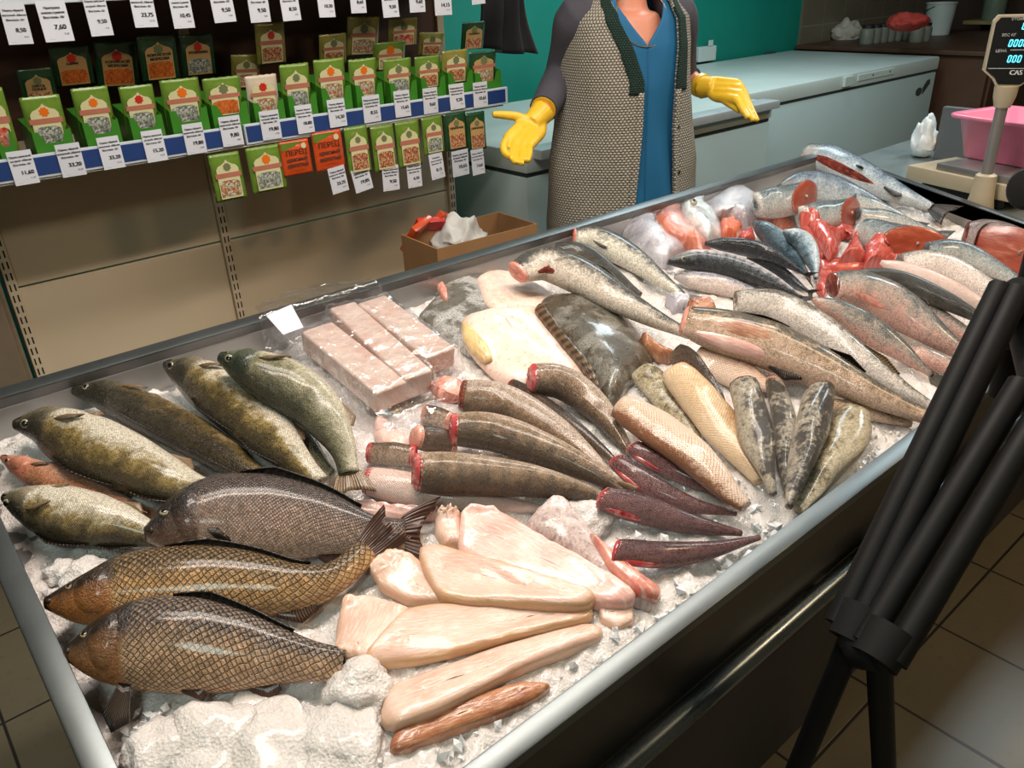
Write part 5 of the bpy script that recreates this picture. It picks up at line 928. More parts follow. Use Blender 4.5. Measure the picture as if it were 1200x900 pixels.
th_f = math.radians(27); PF = _n(BK*math.cos(th_f)+RT*math.sin(th_f)); PL = np.array([-PF[1], PF[0], 0])   # front and her left
TOR = np.array([(.50, .25, .20), (.75, .255, .195), (.95, .245, .18), (1.08, .222, .168), (1.22, .205, .165), (1.34, .20, .150), (1.42, .19, .125), (1.47, .145, .095), (1.50, .095, .075), (1.53, .068, .065)])
def tor(z): return np.interp(z, TOR[:, 0], TOR[:, 1]), np.interp(z, TOR[:, 0], TOR[:, 2])
def lean(z): return PC+PF*(.03*max(0, z-.9))+np.array([0, 0, z])
def tp(z, ph, off=0.0):
    a, b = tor(z); return lean(z)+PF*(b+off)*math.cos(ph)+PL*(a+off)*math.sin(ph)
W_ = lambda p: np.asarray(p, float)
def volume(mb_list, vox, smooth=6, fac=.5):
    """closed tubes and balls fused into one continuous surface"""
    vs = []; fs = []
    for m in mb_list: b = len(vs); vs += m.v; fs += [tuple(b+i for i in f) for f in m.f]
    me = fixn(mesh('tmp', vs, fs)); o = bpy.data.objects.new('tmp', me); COL.objects.link(o)
    md = o.modifiers.new('r', 'REMESH'); md.mode = 'VOXEL'; md.voxel_size = vox; sm = o.modifiers.new('s', 'SMOOTH'); sm.factor = fac; sm.iterations = smooth
    dg = bpy.context.evaluated_depsgraph_get(); dg.update(); r = bpy.data.meshes.new_from_object(o.evaluated_get(dg)); bpy.data.objects.remove(o); return r
def ball(c, rx, ry=None, rz=None, ax=None, n=14):
    ry, rz = ry or rx, rz or rx; A = ax if ax is not None else np.eye(3); m = MB(); vs = [W_(c)+A[0]*rx*math.sin(e)*math.cos(k)+A[1]*ry*math.sin(e)*math.sin(k)+A[2]*rz*math.cos(e) for e in np.linspace(.02, PI-.02, n) for k in np.linspace(0, 2*PI, 2*n, endpoint=False)]
    N = 2*n; return m.add(vs, [(i*N+k, i*N+(k+1) % N, (i+1)*N+(k+1) % N, (i+1)*N+k) for i in range(n-1) for k in range(N)]+[tuple(range(N)), tuple(range((n-1)*N, n*N))])
def limb(pts, rad): 
    Q = catmull(pts, 14); L = np.linspace(0, 1, len(rad)); return MB().tube(list(Q), [float(np.interp(x, L, rad)) for x in np.linspace(0, 1, 14)], 16)
def move(me, org):
    me.transform(Matrix.Translation(-Vector([float(c) for c in org]))); return me
PO = np.array([PC[0], PC[1], 0.0])
per = thing('person', PO, 'woman in grey knitted vest, blue tunic and yellow gloves spreading her hands', 'person')
# joints taken from the photograph at their distance
shR, elR, wrR = lean(1.43)-PL*.175, pd(659, 88, 2.80), pd(634, 133, 2.64)
shL, elL, wrL = lean(1.43)+PL*.175, pd(797, 88, 3.06), pd(825, 102, 2.98)
paR = pd(607, 157, 2.58); paL = pd(860, 106, 2.92)
hd = lean(1.635)+PF*.02
hips = [lean(.92)-PL*.10, lean(.92)+PL*.10]; feet = [PO-PL*.12+np.array([0, 0, .05]), PO+PL*.12+np.array([0, 0, .05])]
parts = [MB().tube([lean(z) for z in (.82, .95, 1.08, 1.22, 1.36, 1.44)], [.16, .165, .155, .15, .14, .10], 24), limb([lean(1.42), lean(1.49), lean(1.56)], [.075, .058, .056])]
A3 = [PL, PF, np.array([0, 0, 1.0])]
parts += [ball(hd, .074, .094, .112, A3), ball(hd+PF*.025-np.array([0, 0, .055]), .052, .062, .058, A3), ball(hd+PF*.096-np.array([0, 0, .018]), .012, .016, .022, A3), ball(hd+PL*.074-np.array([0, 0, .01]), .010, .02, .032, A3), ball(hd-PL*.074-np.array([0, 0, .01]), .010, .02, .032, A3)]
for s, e, w in ((shR, elR, wrR), (shL, elL, wrL)): parts += [limb([s, s*.5+e*.5, e], [.055, .05, .043]), limb([e, e*.5+w*.5, w], [.043, .038, .028])]
parts += [limb([wrR, wrR*.5+paR*.5], [.028, .016]), limb([wrL, wrL*.5+paL*.5], [.028, .014])]
for h_, f_ in zip(hips, feet): parts += [limb([h_, h_*.5+f_*.5+PF*.02, f_], [.095, .062, .042]), limb([f_-PF*.04-np.array([0, 0, .015]), f_+PF*.12-np.array([0, 0, .02])], [.038, .03])]
link('body', move(volume(parts, .009), PO), m_skin, per)
for s in (-1, 1):
    P = hd+PF*.083+PL*.031*s+np.array([0, 0, .012]); ball(P, .012, .007, .009, A3).build('eye', m_eye, per, smooth=True); ball(P+PF*.0045, .0055, .003, .0055, A3).build('pupil', m_pup, per, smooth=True)
ball(hd+PF*.083-np.array([0, 0, .056]), .024, .009, .007, A3).build('mouth', m_lip, per, smooth=True)
link('hair', move(volume([ball(hd-PF*.018+np.array([0, 0, .026]), .088, .098, .108, A3), ball(hd-PF*.09+np.array([0, 0, .02]), .05, .05, .05, A3)], .011), PO), m_hair, per)
# trousers, shoes
link('trousers', move(volume([limb([h_, h_*.5+f_*.5+PF*.02, f_+np.array([0, 0, .03])], [.125, .085, .07]) for h_, f_ in zip(hips, feet)]+[ball(lean(.92), .2, .15, .14, A3)], .014), PO), m_trous, per)
for f_ in feet: link('shoe', move(volume([limb([f_-PF*.06-np.array([0, 0, .012]), f_+PF*.05-np.array([0, 0, .01]), f_+PF*.15-np.array([0, 0, .018])], [.044, .048, .036])], .008), PO), m_shoe, per)
# tunic with a V neck, open at the front from the neck down to the breast
def shell(name, mat, z0, z1, off, ph0, ph1, nz=44, nph=48, thick=.006, drop=None, fold=.0):
    vs = []; uv = []; keep = []
    for i in range(nz+1):
        z = z0+(z1-z0)*i/nz; a0, a1 = ph0(z), ph1(z)
        for j in range(nph+1):
            ph = a0+(a1-a0)*j/nph; o_ = off+fold*math.sin(ph*11+z*5)*max(0, 1.3-z)*.8+.004*math.sin(ph*5+z*9); vs.append(tp(z, ph, o_)); uv.append((ph*.21, z))
    W = nph+1; fs = []
    for i in range(nz):
        for j in range(nph):
            if drop and drop(z0+(z1-z0)*(i+.5)/nz, ph0(z0)+(ph1(z0)-ph0(z0))*(j+.5)/nph): continue
            fs.append((i*W+j, i*W+j+1, (i+1)*W+j+1, (i+1)*W+j))
    o = link(name, mesh(name, vs, fs, PO, {'skin': uv, 'body': uv}), mat, per); md = o.modifiers.new('thickness', 'SOLIDIFY'); md.thickness = thick; md.offset = 1; return o
vn = lambda z: math.radians(np.interp(z, [1.345, 1.43, 1.515], [0, 20, 50]))
shell('tunic', m_tunic, .58, 1.515, .004, lambda z: vn(z), lambda z: 2*PI-vn(z), 64, 110, .004, None, .03)
vz = lambda z: math.radians(np.interp(z, [.5, .8, 1.1, 1.24, 1.34, 1.44, 1.52], [14, 12, 7, 7, 16, 30, 56]))
vr = lambda z: math.radians(np.interp(z, [.5, .8, 1.1, 1.24, 1.34, 1.44, 1.52], [22, 24, 26, 27, 31, 36, 55]))
shell('vest', m_vest, .50, 1.52, .016, lambda z: vr(z), lambda z: 2*PI-vz(z), 70, 90, .014)
for sg, fn in ((-1, vz), (1, vr)):
    for nm, z0, z1, mt, wd in (('neck_trim', 1.20, 1.515, m_trim, .19), ('front_edge', .50, 1.205, m_vest, .055)):
        sp = lambda z, fn=fn, sg=sg: sg*(fn(z)+.015)
        lo = lambda z, sp=sp, sg=sg, wd=wd: min(sp(z)-sg*.03, sp(z)+sg*wd); hi = lambda z, sp=sp, sg=sg, wd=wd: max(sp(z)-sg*.03, sp(z)+sg*wd)
        o = shell(nm, mt, z0, z1, .025, lo, hi, 40, 6, .009)
for z in (.78, .93, 1.08): MB().lathe(tp(z, vr(z)+.05, .030), [(.001, 0), (.006, 0), (.006, .003), (.002, .004)], 12, tp(z, vr(z), 1)-tp(z, vr(z), 0)).build('button', m_trim, per, smooth=True)
# sleeves
for s, e, w, k in ((shR, elR, wrR, .86), (shL, elL, wrL, .45)):
    cu = e+(w-e)*k; ins = lean(1.42)*.35+s*.65
    link('sleeve', move(volume([limb([ins, s, s*.5+e*.5, e], [.072, .078, .068, .062]), limb([e, e*.5+cu*.5, cu], [.062, .056, .047])], .008, 5), PO), m_sleeve, per)
    MB().tube([cu-(w-e)*.03, cu+(w-e)*.03], [.0485, .0475], 24).build('cuff', m_sleeve, per, smooth=True)
# necklace
nk = [tp(1.50-.16*math.sin(x), .62*math.cos(x), -.004)+PF*.012 for x in np.linspace(.1, PI-.1, 24)]
MB().tube(nk, .0013, 6).build('necklace', simple('gold', rgb(200, 160, 80), .3, .9), per, smooth=True)
# gloves
def glove(wrist, palm_pts, fingers, thumb, rad, cuffdir):
    ms = [limb([wrist+(wrist-palm_pts[0])*.28, wrist, palm_pts[0]], [.042, .038, .034])]
    for a, b, r in palm_pts[1]: ms.append(limb([wrist*.4+W_(a)*.6, a, (W_(a)+b)/2, b], [r*1.2, r*1.15, r*1.1, r*.95]))
    for f, r in fingers+[thumb]: ms.append(limb(f, [r*1.08, r, r*.92, r*.72]))
    return volume(ms, .0042, 4)
def pdl(l): return [pd(x, y, d) for x, y, d in l]
# right hand: palm turned up towards the viewer, four fingers pointing down and forward, thumb out to the side
kn = pdl([(594, 163, 2.555), (602, 170, 2.55), (611, 172, 2.552), (620, 171, 2.56)]); base = pdl([(617, 142, 2.62), (622, 146, 2.62), (628, 150, 2.62), (633, 155, 2.625)])
pal = [(b_, k_, .0175) for b_, k_ in zip(base, kn)]
tips = [pdl([(594, 163, 2.555), (590, 172, 2.52), (592, 180, 2.495), (597, 184, 2.48)]), pdl([(602, 170, 2.55), (601, 180, 2.515), (602, 187, 2.49), (604, 191, 2.475)]), pdl([(611, 172, 2.552), (611, 182, 2.515), (611, 189, 2.49), (611, 192, 2.475)]), pdl([(620, 171, 2.56), (620, 179, 2.53), (619, 185, 2.51), (618, 189, 2.495)])]
th = pdl([(622, 143, 2.615), (607, 137, 2.60), (592, 135, 2.585), (577, 134, 2.575)])
gm = glove(wrR, (base[1], pal), [(t_, .0125) for t_ in tips], (th, .0150), .0, None); link('glove', move(gm, PO), m_glove, per)
MB().tube([wrR+(elR-wrR)*.10, wrR+(elR-wrR)*.17], [.0425, .0435], 24).build('glove_cuff', m_glove, per, smooth=True)
# left hand: held out to the side, fingers hanging forward
kn = pdl([(866, 98, 2.90), (869, 104, 2.885), (868, 111, 2.87), (864, 117, 2.862)]); base = pdl([(838, 96, 2.955), (838, 101, 2.95), (839, 107, 2.945), (840, 113, 2.94)])
pal = [(b_, k_, .0175) for b_, k_ in zip(base, kn)]
tips = [pdl([(866, 98, 2.90), (873, 110, 2.88), (879, 125, 2.865), (884, 137, 2.855)]), pdl([(869, 104, 2.885), (875, 117, 2.865), (882, 131, 2.85), (888, 142, 2.84)]), pdl([(868, 111, 2.87), (872, 122, 2.85), (878, 133, 2.84), (883, 142, 2.832)]), pdl([(864, 117, 2.862), (868, 125, 2.845), (873, 133, 2.835), (877, 139, 2.83)])]
th = pdl([(842, 112, 2.93), (853, 120, 2.90), (862, 126, 2.88), (868, 131, 2.868)])
gm = glove(wrL, (base[1], pal), [(t_, .0125) for t_ in tips], (th, .0150), .0, None); link('glove', move(gm, PO), m_glove, per)
MB().tube([wrL+(elL-wrL)*.08, wrL+(elL-wrL)*.2], [.0425, .0435], 24).build('glove_cuff', m_glove, per, smooth=True)
# ------------------------------------------------------------------ freezers and the rest of the back of the shop
m_frz = simple('freezer_white', rgb(176, 196, 196), .35, var=.05, ns=2.0, coat=.1); m_frl = simple('freezer_lid', rgb(186, 200, 196), .4, var=.08, ns=3.0); m_gask = simple('freezer_gasket', rgb(52, 60, 58), .6); m_alu = steel('aluminium_strip', (.72, .78, .80), .34, .5)
def freezer(name, x0, x1, y0, y1, h, label, strip=False):
    r = thing(name, ((x0+x1)/2, (y0+y1)/2, 0), label, 'chest freezer')
    MB().box(x0, x1, y0, y1, .03, h-.10, .012).build('cabinet', m_frz, r, smooth=True); MB().box(x0+.006, x1-.006, y0+.006, y1, h-.10, h-.085).build('gasket', m_gask, r)
    MB().box(x0-.004, x1+.004, y0-.006, y1+.004, h-.085, h, .014).build('lid', m_frl, r, smooth=True)
    for x in (x0+.06, x1-.06):
        for y in (y0+.08, y1-.08): MB().tube([(x, y, 0), (x, y, .04)], .02).build('foot', m_black, r)
    for x in (x0+.3, x1-.3): MB().box(x-.05, x+.05, y1-.02, y1+.02, h-.12, h+.012, .004).build('hinge', m_gask, r)
    return r
f1h = .95; fx1 = float(zp(905, 118, f1h)[0]); fy1 = float(zp(905, 118, f1h)[1])
fr1 = freezer('chest_freezer', 2.10, fx1, fy1, YB-.05-.30, f1h, 'white chest freezer behind the woman with an aluminium front handle strip')
MB().box(2.13, fx1-.01, fy1-.055, fy1+.05, f1h-.03, f1h+.009, .008).build('handle_strip', m_alu, fr1, smooth=True)
A_, B_2 = zp(897, 105, f1h), zp(1103, 66, f1h)
fr2 = freezer('chest_freezer', float(A_[0])-.25, float(B_2[0]), float(A_[1]+B_2[1])/2, YB-.05, f1h, 'long white chest freezer at the far right behind the counter')
fx0, fx2, fy2 = float(A_[0])-.25, float(B_2[0]), float(A_[1]+B_2[1])/2
hx = float(yp(992, 92, fy2)[0]); MB().box(hx-.05, hx+.05, fy2-.022, fy2-.004, f1h-.07, f1h-.01, .005).build('latch', m_frl, fr2)
hx2 = float(yp(1020, 82, fy2)[0]); MB().box(hx2-.16, hx2+.30, fy2-.012, fy2-.004, f1h-.055, f1h-.015, .004).build('handle', m_frl, fr2)
for dx in (.02, .24): MB().lathe((hx2+dx, fy2-.011, f1h-.032), [(.001, 0), (.006, 0), (.006, .003), (.001, .003)], 10, (0, -1, 0)).build('screw', m_gask, fr2)
lg = yp(1081, 103, fy2); m_ = MB(); 
m_.prism([lg+np.array([math.cos(t)*.045-.05, 0, math.sin(t)*.028-.02]) for t in np.linspace(0, 2*PI, 14, endpoint=False)], (0, -.003, 0)); m_.build('emblem', m_gask, fr2)
MB().prism([lg+np.array([x, 0, z]) for x, z in ((.0, .0), (.05, .045), (.09, .05), (.10, .02), (.05, -.015), (.01, -.045))], (0, -.003, 0)).build('emblem', m_gask, fr2)
# white socket box against the teal wall, above the freezer lid
so = yp(827, 63, YB-.03); r = thing('socket_box', (so[0], YB-.03, so[2]), 'white wall socket box on the teal wall just above the freezer', 'socket'); MB().box(so[0]-.10, so[0]+.10, YB-.05, YB-.001, so[2]-.05, so[2]+.05, .008).build('box', m_frl, r); MB().box(so[0]-.0, so[0]+.05, YB-.052, YB-.048, so[2]+.05, so[2]+.09, .004).build('plug', m_frl, r)

# things beyond the freezer, on a dark cabinet
m_wood = simple('dark_wood', rgb(78, 52, 36), .5, var=.3, ns=6.)
cx0 = fx2+.12; czt = f1h+.03
cab = thing('dark_cabinet', (cx0+.8, 3.2, 0), 'dark brown cabinet in the corner to the right of the long freezer', 'cabinet'); MB().box(cx0, cx0+1.9, 2.35, YB-.03, .08, czt-.03, .008).build('body', m_wood, cab); MB().box(cx0-.03, cx0+1.93, 2.30, YB-.02, czt-.03, czt, .006).build('top', m_wood, cab); MB().box(cx0+.05, cx0+1.85, 2.40, YB-.05, 0, .08).build('plinth', m_black, cab)
for x in (cx0+.04, cx0+.98): d_ = MB().box(x, x+.86, 2.33, 2.35, .14, czt-.08, .006).build('door', m_wood, cab); MB().tube([(x+.76, 2.315, .5), (x+.76, 2.315, .62)], .006).build('handle', m_steel, d_, cab.location)
def on(x, y, z): P = zp(x, y, z); return P
bk = on(1097, 41, czt); k_ = abs(proj(bk+np.array([.1, 0, 0]))-proj(bk)); pxm = np.linalg.norm(proj(bk+RT*.1)-proj(bk))/.1
rb = 17/pxm; hb_ = 38/(abs((proj(bk+np.array([0, 0, .1]))-proj(bk))[1])/.1)
r = thing('bucket', bk, 'white plastic bucket standing on the dark cabinet at the top right', 'bucket'); MB().lathe(bk, [(rb*.80, 0), (rb*.84, .004), (rb, hb_*.96), (rb*1.06, hb_*.96), (rb*1.06, hb_), (rb*.97, hb_), (rb*.8, .01)], 32).build('body', m_frl, r, smooth=True)
MB().tube([bk+np.array([math.cos(t)*rb*1.05, math.sin(t)*rb*1.05, hb_*.9-abs(math.sin(t))*.05]) for t in np.linspace(0, PI, 16)], .004, 8).build('handle', m_steel, r, smooth=True)
def crumple(name, x, y, z, w, d, h, mat, label, cat, seed, tri=0.0, group=None):
    P = zp(x, y, z); bm = bmesh.new(); bmesh.ops.create_icosphere(bm, subdivisions=4, radius=1); from mathutils import noise as MN; o3 = Vector((seed*3.1, seed*1.7, seed))
    for v in bm.verts:
        p = v.co.copy(); k = 1+.30*MN.noise(p*1.3+o3)+.22*abs(MN.noise(p*3.2+o3))+.08*MN.noise(p*8+o3); s = 1-tri*max(0, p.z*.5+.5); v.co = Vector((p.x*w/2*k*s, p.y*d/2*k*s, (p.z*.5+.5)*h*(.85+.3*MN.noise(p*2+o3))))
    me = bpy.data.meshes.new(name); bm.to_mesh(me); bm.free(); o = link(name, me, mat); o.location = P; return tag(o, label, cat, group)
m_cloth = simple('pale_cloth', rgb(176, 172, 158), .8, var=.15, ns=20., bump=.3); m_redc = simple('red_cloth', rgb(150, 44, 34), .8, var=.2, ns=20.)
crumple('cloth_bundle', 990, 50, f1h, .34, .30, .20, m_cloth, 'pale crumpled cloth bundle on the back corner of the long freezer', 'cloth', 2, .3)
ej0, ej1 = zp(1012, 54, f1h+.005), zp(1084, 50, czt)
for k in range(9):
    P = zp(1014+k*8.4, 56.5-k*1.0, f1h if k < 7 else czt); P[2] = f1h if P[0] < fx2 else czt; r = thing('jar', P, 'small glass jar with dark lid, %s from left in the row' % ORD[k], 'jar', 'jars in a row behind the freezer')
    MB().lathe(P, [(.05, 0), (.055, .01), (.055, .10), (.042, .115)], 14).build('glass', simple('jar_glass', rgb(120, 124, 112), .15, var=.2, coat=.5) if k == 0 else bpy.data.materials['jar_glass'], r, smooth=True); MB().lathe(P+np.array([0, 0, .115]), [(.046, 0), (.046, .022), (.02, .024)], 14).build('lid', m_black, r, smooth=True)
crumple('red_cloth', 1061, 37, czt+.14, .30, .24, .14, m_redc, 'red cloth lying over the jars left of the white bucket', 'cloth', 5)
P = zp(1166, 26, 1.30); sh = thing('wall_shelf', (XR-.2, 2.9, 1.28), 'yellowish wooden board shelf in the dark corner at top right', 'shelf')
sq = [xp(x, y, XR-.5) for x, y in ((1128, 27), (1215, 22))]; zs = float((sq[0][2]+sq[1][2])/2); ys0, ys1 = sorted((float(sq[0][1]), float(sq[1][1])))
sh.location = (XR-.25, (ys0+ys1)/2, zs); MB().box(XR-.5, XR-.002, ys0-.25, ys1, zs-.03, zs, .003).build('board', simple('pale_pine', rgb(150, 132, 84), .6, var=.2, ns=12.), sh)
for y in (ys0, ys1-.08): MB().prism([(XR-.01, y, zs-.03), (XR-.3, y, zs-.03), (XR-.01, y, zs-.25)], (0, .015, 0)).build('bracket', m_black, sh)
P = pl(1163, 20, (XR-.38, 0, 0), (1, 0, 0)); P[2] = zs; r = thing('canister', P, 'grey green canister on the yellowish board shelf', 'canister'); MB().lathe(P, [(.085, 0), (.09, .01), (.09, .30), (.075, .33)], 20).build('body', simple('canister_green', rgb(112, 130, 112), .4), r, smooth=True); MB().lathe(P+np.array([0, 0, .33]), [(.08, 0), (.08, .03), (.03, .035)], 20).build('lid', m_frl, r, smooth=True)

# ------------------------------------------------------------------ bench, scale, basin
BZ_ = .845; bp = [zp(1020, 178, BZ_), zp(1092, 186, BZ_)]
bx0 = TO[0]+TL+RW_+.012; by1 = float(bp[0][1])
ben = thing('steel_bench', (bx0+.6, by1-.7, 0), 'grey steel work bench joined to the far end of the fish counter', 'bench')
m_bench = steel('bench_steel', (.36, .42, .42), .38, .7)
MB().box(bx0, bx0+1.25, by1-1.45, by1, BZ_-.03, BZ_, .004).build('top', m_bench, ben); MB().box(bx0+.02, bx0+1.2, by1-1.40, by1-.05, .15, .18, .003).build('lower_shelf', m_bench, ben)
for x in (bx0+.05, bx0+1.2):
    for y in (by1-1.40, by1-.06): MB().tube([(x, y, 0), (x, y, BZ_-.03)], .02).build('leg', m_steel, ben)
# scale
z1 = BZ_+.085; a_, b_ = zp(1063, 193, z1), zp(1187, 219, z1); ex = _n((b_-a_)*np.array([1, 1, 0])); ey = np.array([-ex[1], ex[0], 0]); 
if ey[0] < 0: ey = -ey
Ls = float(np.linalg.norm(b_-a_)); Ds = .24; UP = np.array([0, 0, 1.0]); c_ = a_+ex*Ls/2+ey*Ds/2; c_[2] = BZ_
m_beige = simple('scale_beige', rgb(176, 164, 140), .45, var=.06); m_glass = simple('scale_black_glass', (.010, .012, .014), .12, coat=.6)
scl = thing('shop_scale', c_, 'beige electronic shop scale with a display on a pole on the steel bench', 'scale')
MB().frame(a_-UP*.05, ex*Ls, ey*Ds, UP*.05, .008).build('base', m_beige, scl, smooth=True)
MB().frame(a_-UP*.085+ex*.08+ey*.03, ex*(Ls-.16), ey*(Ds-.06), UP*.04, .006).build('underbody', m_black, scl)
for i in (.06, Ls-.06):
    for j in (.04, Ds-.04): MB().lathe(a_+ex*i+ey*j-UP*.085, [(.016, 0), (.018, .01), (.012, .04)], 14).build('foot', m_black, scl, smooth=True)
MB().frame(a_+ex*(Ls*.26)+ey*.015, ex*(Ls*.72), ey*(Ds+.02), UP*.022, .005).build('pan', m_steel, scl, smooth=True)
pb = min((a_*np.array([1, 1, 0])+UP*BZ_+ex*Ls*f-ey*.045 for f in np.linspace(.3, 1, 141)), key=lambda q: abs(proj(q)[0]-1146)); pt = np.array(pb); P1 = pd(1163, 112, np.linalg.norm(pb-CAM)) 
dep = (RW.T@(pb-CAM))[2]
# vertical pole: same ground point, height where the photo shows its top
zt_ = None
for z in np.linspace(BZ_+.2, BZ_+.9, 141):
    if proj((pb[0], pb[1], z))[1] > 100: zt_ = z
MB().lathe(pb, [(.040, .0), (.042, .01), (.034, .05), (.030, .115), (.022, .12)], 20).build('pole_socket', m_beige, scl, smooth=True)
MB().tube([pb+UP*.1, np.array([pb[0], pb[1], zt_-.02])], .0165, 18).build('pole', m_steel, scl, smooth=True)
MB().lathe((pb[0], pb[1], zt_-.06), [(.022, 0), (.030, .03), (.032, .06)], 18).build('pole_collar', m_beige, scl, smooth=True)
hp = np.array([pb[0], pb[1], zt_]); hx_ = _n([.46, -.888, 0]); hn = np.array([hx_[1], -hx_[0], 0])
if hn @ (CAM-hp) < 0: hn = -hn
pxw = abs((proj(hp+hx_*.1)-proj(hp))[0])/.1; pxh = abs((proj(hp+UP*.1)-proj(hp))[1])/.1
wl, hh_ = 33/pxw, 82/pxh; wr_ = wl*1.7
out = [(-.03, 0), (.03, 0), (wr_*.55, hh_*.16), (wr_*.9, hh_*.22), (wr_, hh_*.3), (wr_, hh_*.93), (wr_*.93, hh_), (-wl*.85, hh_), (-wl, hh_*.92), (-wl, hh_*.22), (-wl*.6, hh_*.1)]
o_ = hp-hn*.02; MB().prism([o_+hx_*x+UP*z for x, z in out], hn*.036).build('display_housing', m_beige, scl)
inn = [(x*.94+(wr_-wl)*.03, hh_*.03+z*.94) for x, z in out]; o2 = o_+hn*.0365; disp = MB().prism([o2+hx_*x+UP*z for x, z in inn], hn*.002).build('display_glass', m_glass, scl)
m_dig = emit('cyan_digits', (.1, .75, .95), 3.0); m_prn = simple('white_print', rgb(200, 206, 206), .5)
SEG = {'0': 'abcdef'}
def seg0(mb, o, w, h, t):
    sl = .12
    def q(x0, x1, z0, z1): mb.prism([o+hx_*(x+sl*z)+UP*z for x, z in ((x0, z0), (x1, z0), (x1, z1), (x0, z1))], hn*.0008)
    q(t*.6, w-t*.6, 0, t); q(t*.6, w-t*.6, h-t, h); q(0, t, t*.6, h*.47); q(w-t, w, t*.6, h*.47); q(0, t, h*.53, h-t*.6); q(w-t, w, h*.53, h-t*.6)
o3 = o2+hn*.0024
for xs, zs_, n_ in ((.02, .80, 3), (-.32, .565, 4), (-.24, .345, 3)):
    mb = MB()
    for k in range(n_): seg0(mb, o3+hx_*(wl*(xs)+k*wl*.175)+UP*hh_*zs_, wl*.125, hh_*.10, wl*.032)
    mb.build('digits', m_dig, disp, scl.location)
mb = MB(); put_text(mb, 'ВЕС КГ', hh_*.055, o3+hx_*(-wl*.62)+UP*hh_*.71, hx_, UP, 'LEFT'); put_text(mb, 'ЦЕНА', hh_*.055, o3+hx_*(-wl*.72)+UP*hh_*.49, hx_, UP, 'LEFT'); put_text(mb, 'СТОИМОСТЬ', hh_*.05, o3+hx_*(-wl*.4)+UP*hh_*.93, hx_, UP, 'LEFT'); put_text(mb, 'CAS', hh_*.095, o3+hx_*(wl*.18)+UP*hh_*.17, hx_, UP, bold=.001)
for z, x0 in ((.735, .15), (.515, -.20), (.255, -.85)): mb.frame(o3+hx_*wl*x0+UP*hh_*z, hx_*(wr_*.92-wl*x0), UP*hh_*.008, hn*.0006)
mb.build('printing', m_prn, disp, scl.location)
# pink basin on the scale pan
bc = zp(1172, 192, z1+.022); bc = bc+ey*.10+np.array([0, 0, .0012]); m_pink = simple('pink_plastic', rgb(226, 128, 160), .35, var=.05, coat=.2)
def rrect(cx, w, d, r, n=6): return [(sx*(w/2-r)+r*math.cos(a), sy*(d/2-r)+r*math.sin(a)) for sx, sy, a0 in ((1, 1, 0), (-1, 1, PI/2), (-1, -1, PI), (1, -1, 1.5*PI)) for a in np.linspace(a0, a0+PI/2, n)]
def basin():
    prof = [(.30, .21, 0.0, 1), (.31, .22, .004, 1), (.36, .26, .125, 1), (.40, .30, .128, 1), (.405, .305, .138, 1), (.395, .295, .141, 1), (.35, .25, .136, 1), (.30, .21, .010, 1)]; m = MB(); vs = []; n = 24
    for w, d, z, _ in prof: vs += [bc+ex*x+ey*y+UP*z for x, y in rrect(0, w, d, .05)]
    fs = [(i*n+k, i*n+(k+1) % n, (i+1)*n+(k+1) % n, (i+1)*n+k) for i in range(len(prof)-1) for k in range(n)]+[tuple(range(n))[::-1], tuple(range((len(prof)-1)*n, len(prof)*n))]; return m.add(vs, fs)
bs = basin(); me = fixn(mesh('plastic_basin', bs.v, bs.f, bc)); o = link('plastic_basin', me, m_pink); o.location = bc; tag(o, 'pink plastic basin standing on the pan of the shop scale', 'basin')
# white bag and grey board behind the scale
P = zp(1080, 184, BZ_)
crumple('white_bag', 1080, 184, BZ_, .15, .12, .19, simple('white_bag_plastic', rgb(214, 222, 226), .4, var=.06, bump=.3), 'white plastic bag standing on the bench behind the scale', 'bag', 3, .6)
g0, g1 = zp(1093, 186, BZ_), zp(1135, 192, BZ_); MBx = MB().frame(g0, (g1-g0)*1.5, _n(np.cross(UP, g1-g0))*.03, UP*.20, .004); r = thing('grey_board', (g0+g1)/2, 'flat dark grey board standing upright behind the scale and basin', 'board'); MBx.build('board', simple('slate_grey_board', rgb(92, 100, 104), .5, var=.06), r)

# ------------------------------------------------------------------ carton with goods behind the counter
m_card = simple('brown_cardboard', rgb(150, 112, 74), .8, var=.12, ns=10.)
CZ = float(yp(490, 283, 2.10)[2]); k0, k1 = zp(470, 275, CZ), zp(512, 292, CZ); e1 = _n((k1-k0)*np.array([1, 1, 0])); e2 = np.array([-e1[1], e1[0], 0]); e2 = e2 if e2[0] > 0 else -e2
Lc = float(np.linalg.norm(k1-k0)); Wc = .40; Hc = .22
def carton(name, label, z0, z1_, openb, group=None):
    r = thing(name, k0+e1*Lc/2+e2*Wc/2+UP*(z0-k0[2]), label, 'carton', group); o = np.array([k0[0], k0[1], z0]); H = UP*(z1_-z0); t = .005
    MB().frame(o, e1*Lc, e2*t, H).build('side', m_card, r); MB().frame(o+e2*(Wc-t), e1*Lc, e2*t, H).build('side', m_card, r); MB().frame(o+e2*t, e1*t, e2*(Wc-2*t), H).build('side', m_card, r); MB().frame(o+e1*(Lc-t)+e2*t, e1*t, e2*(Wc-2*t), H).build('side', m_card, r)
    MB().frame(o+e1*t+e2*t, e1*(Lc-2*t), e2*(Wc-2*t), UP*t).build('bottom', m_card, r)
    if not openb: MB().frame(o+e1*t+e2*t+H-UP*t, e1*(Lc-2*t), e2*(Wc-2*t), UP*t).build('lid', m_card, r)
    return r
carton('cardboard_box', 'open brown cardboard box holding red packets and a white bag behind the counter', CZ-Hc, CZ, True); carton('cardboard_box', 'closed cardboard box under the open one behind the counter', 0, CZ-Hc-.002, False)
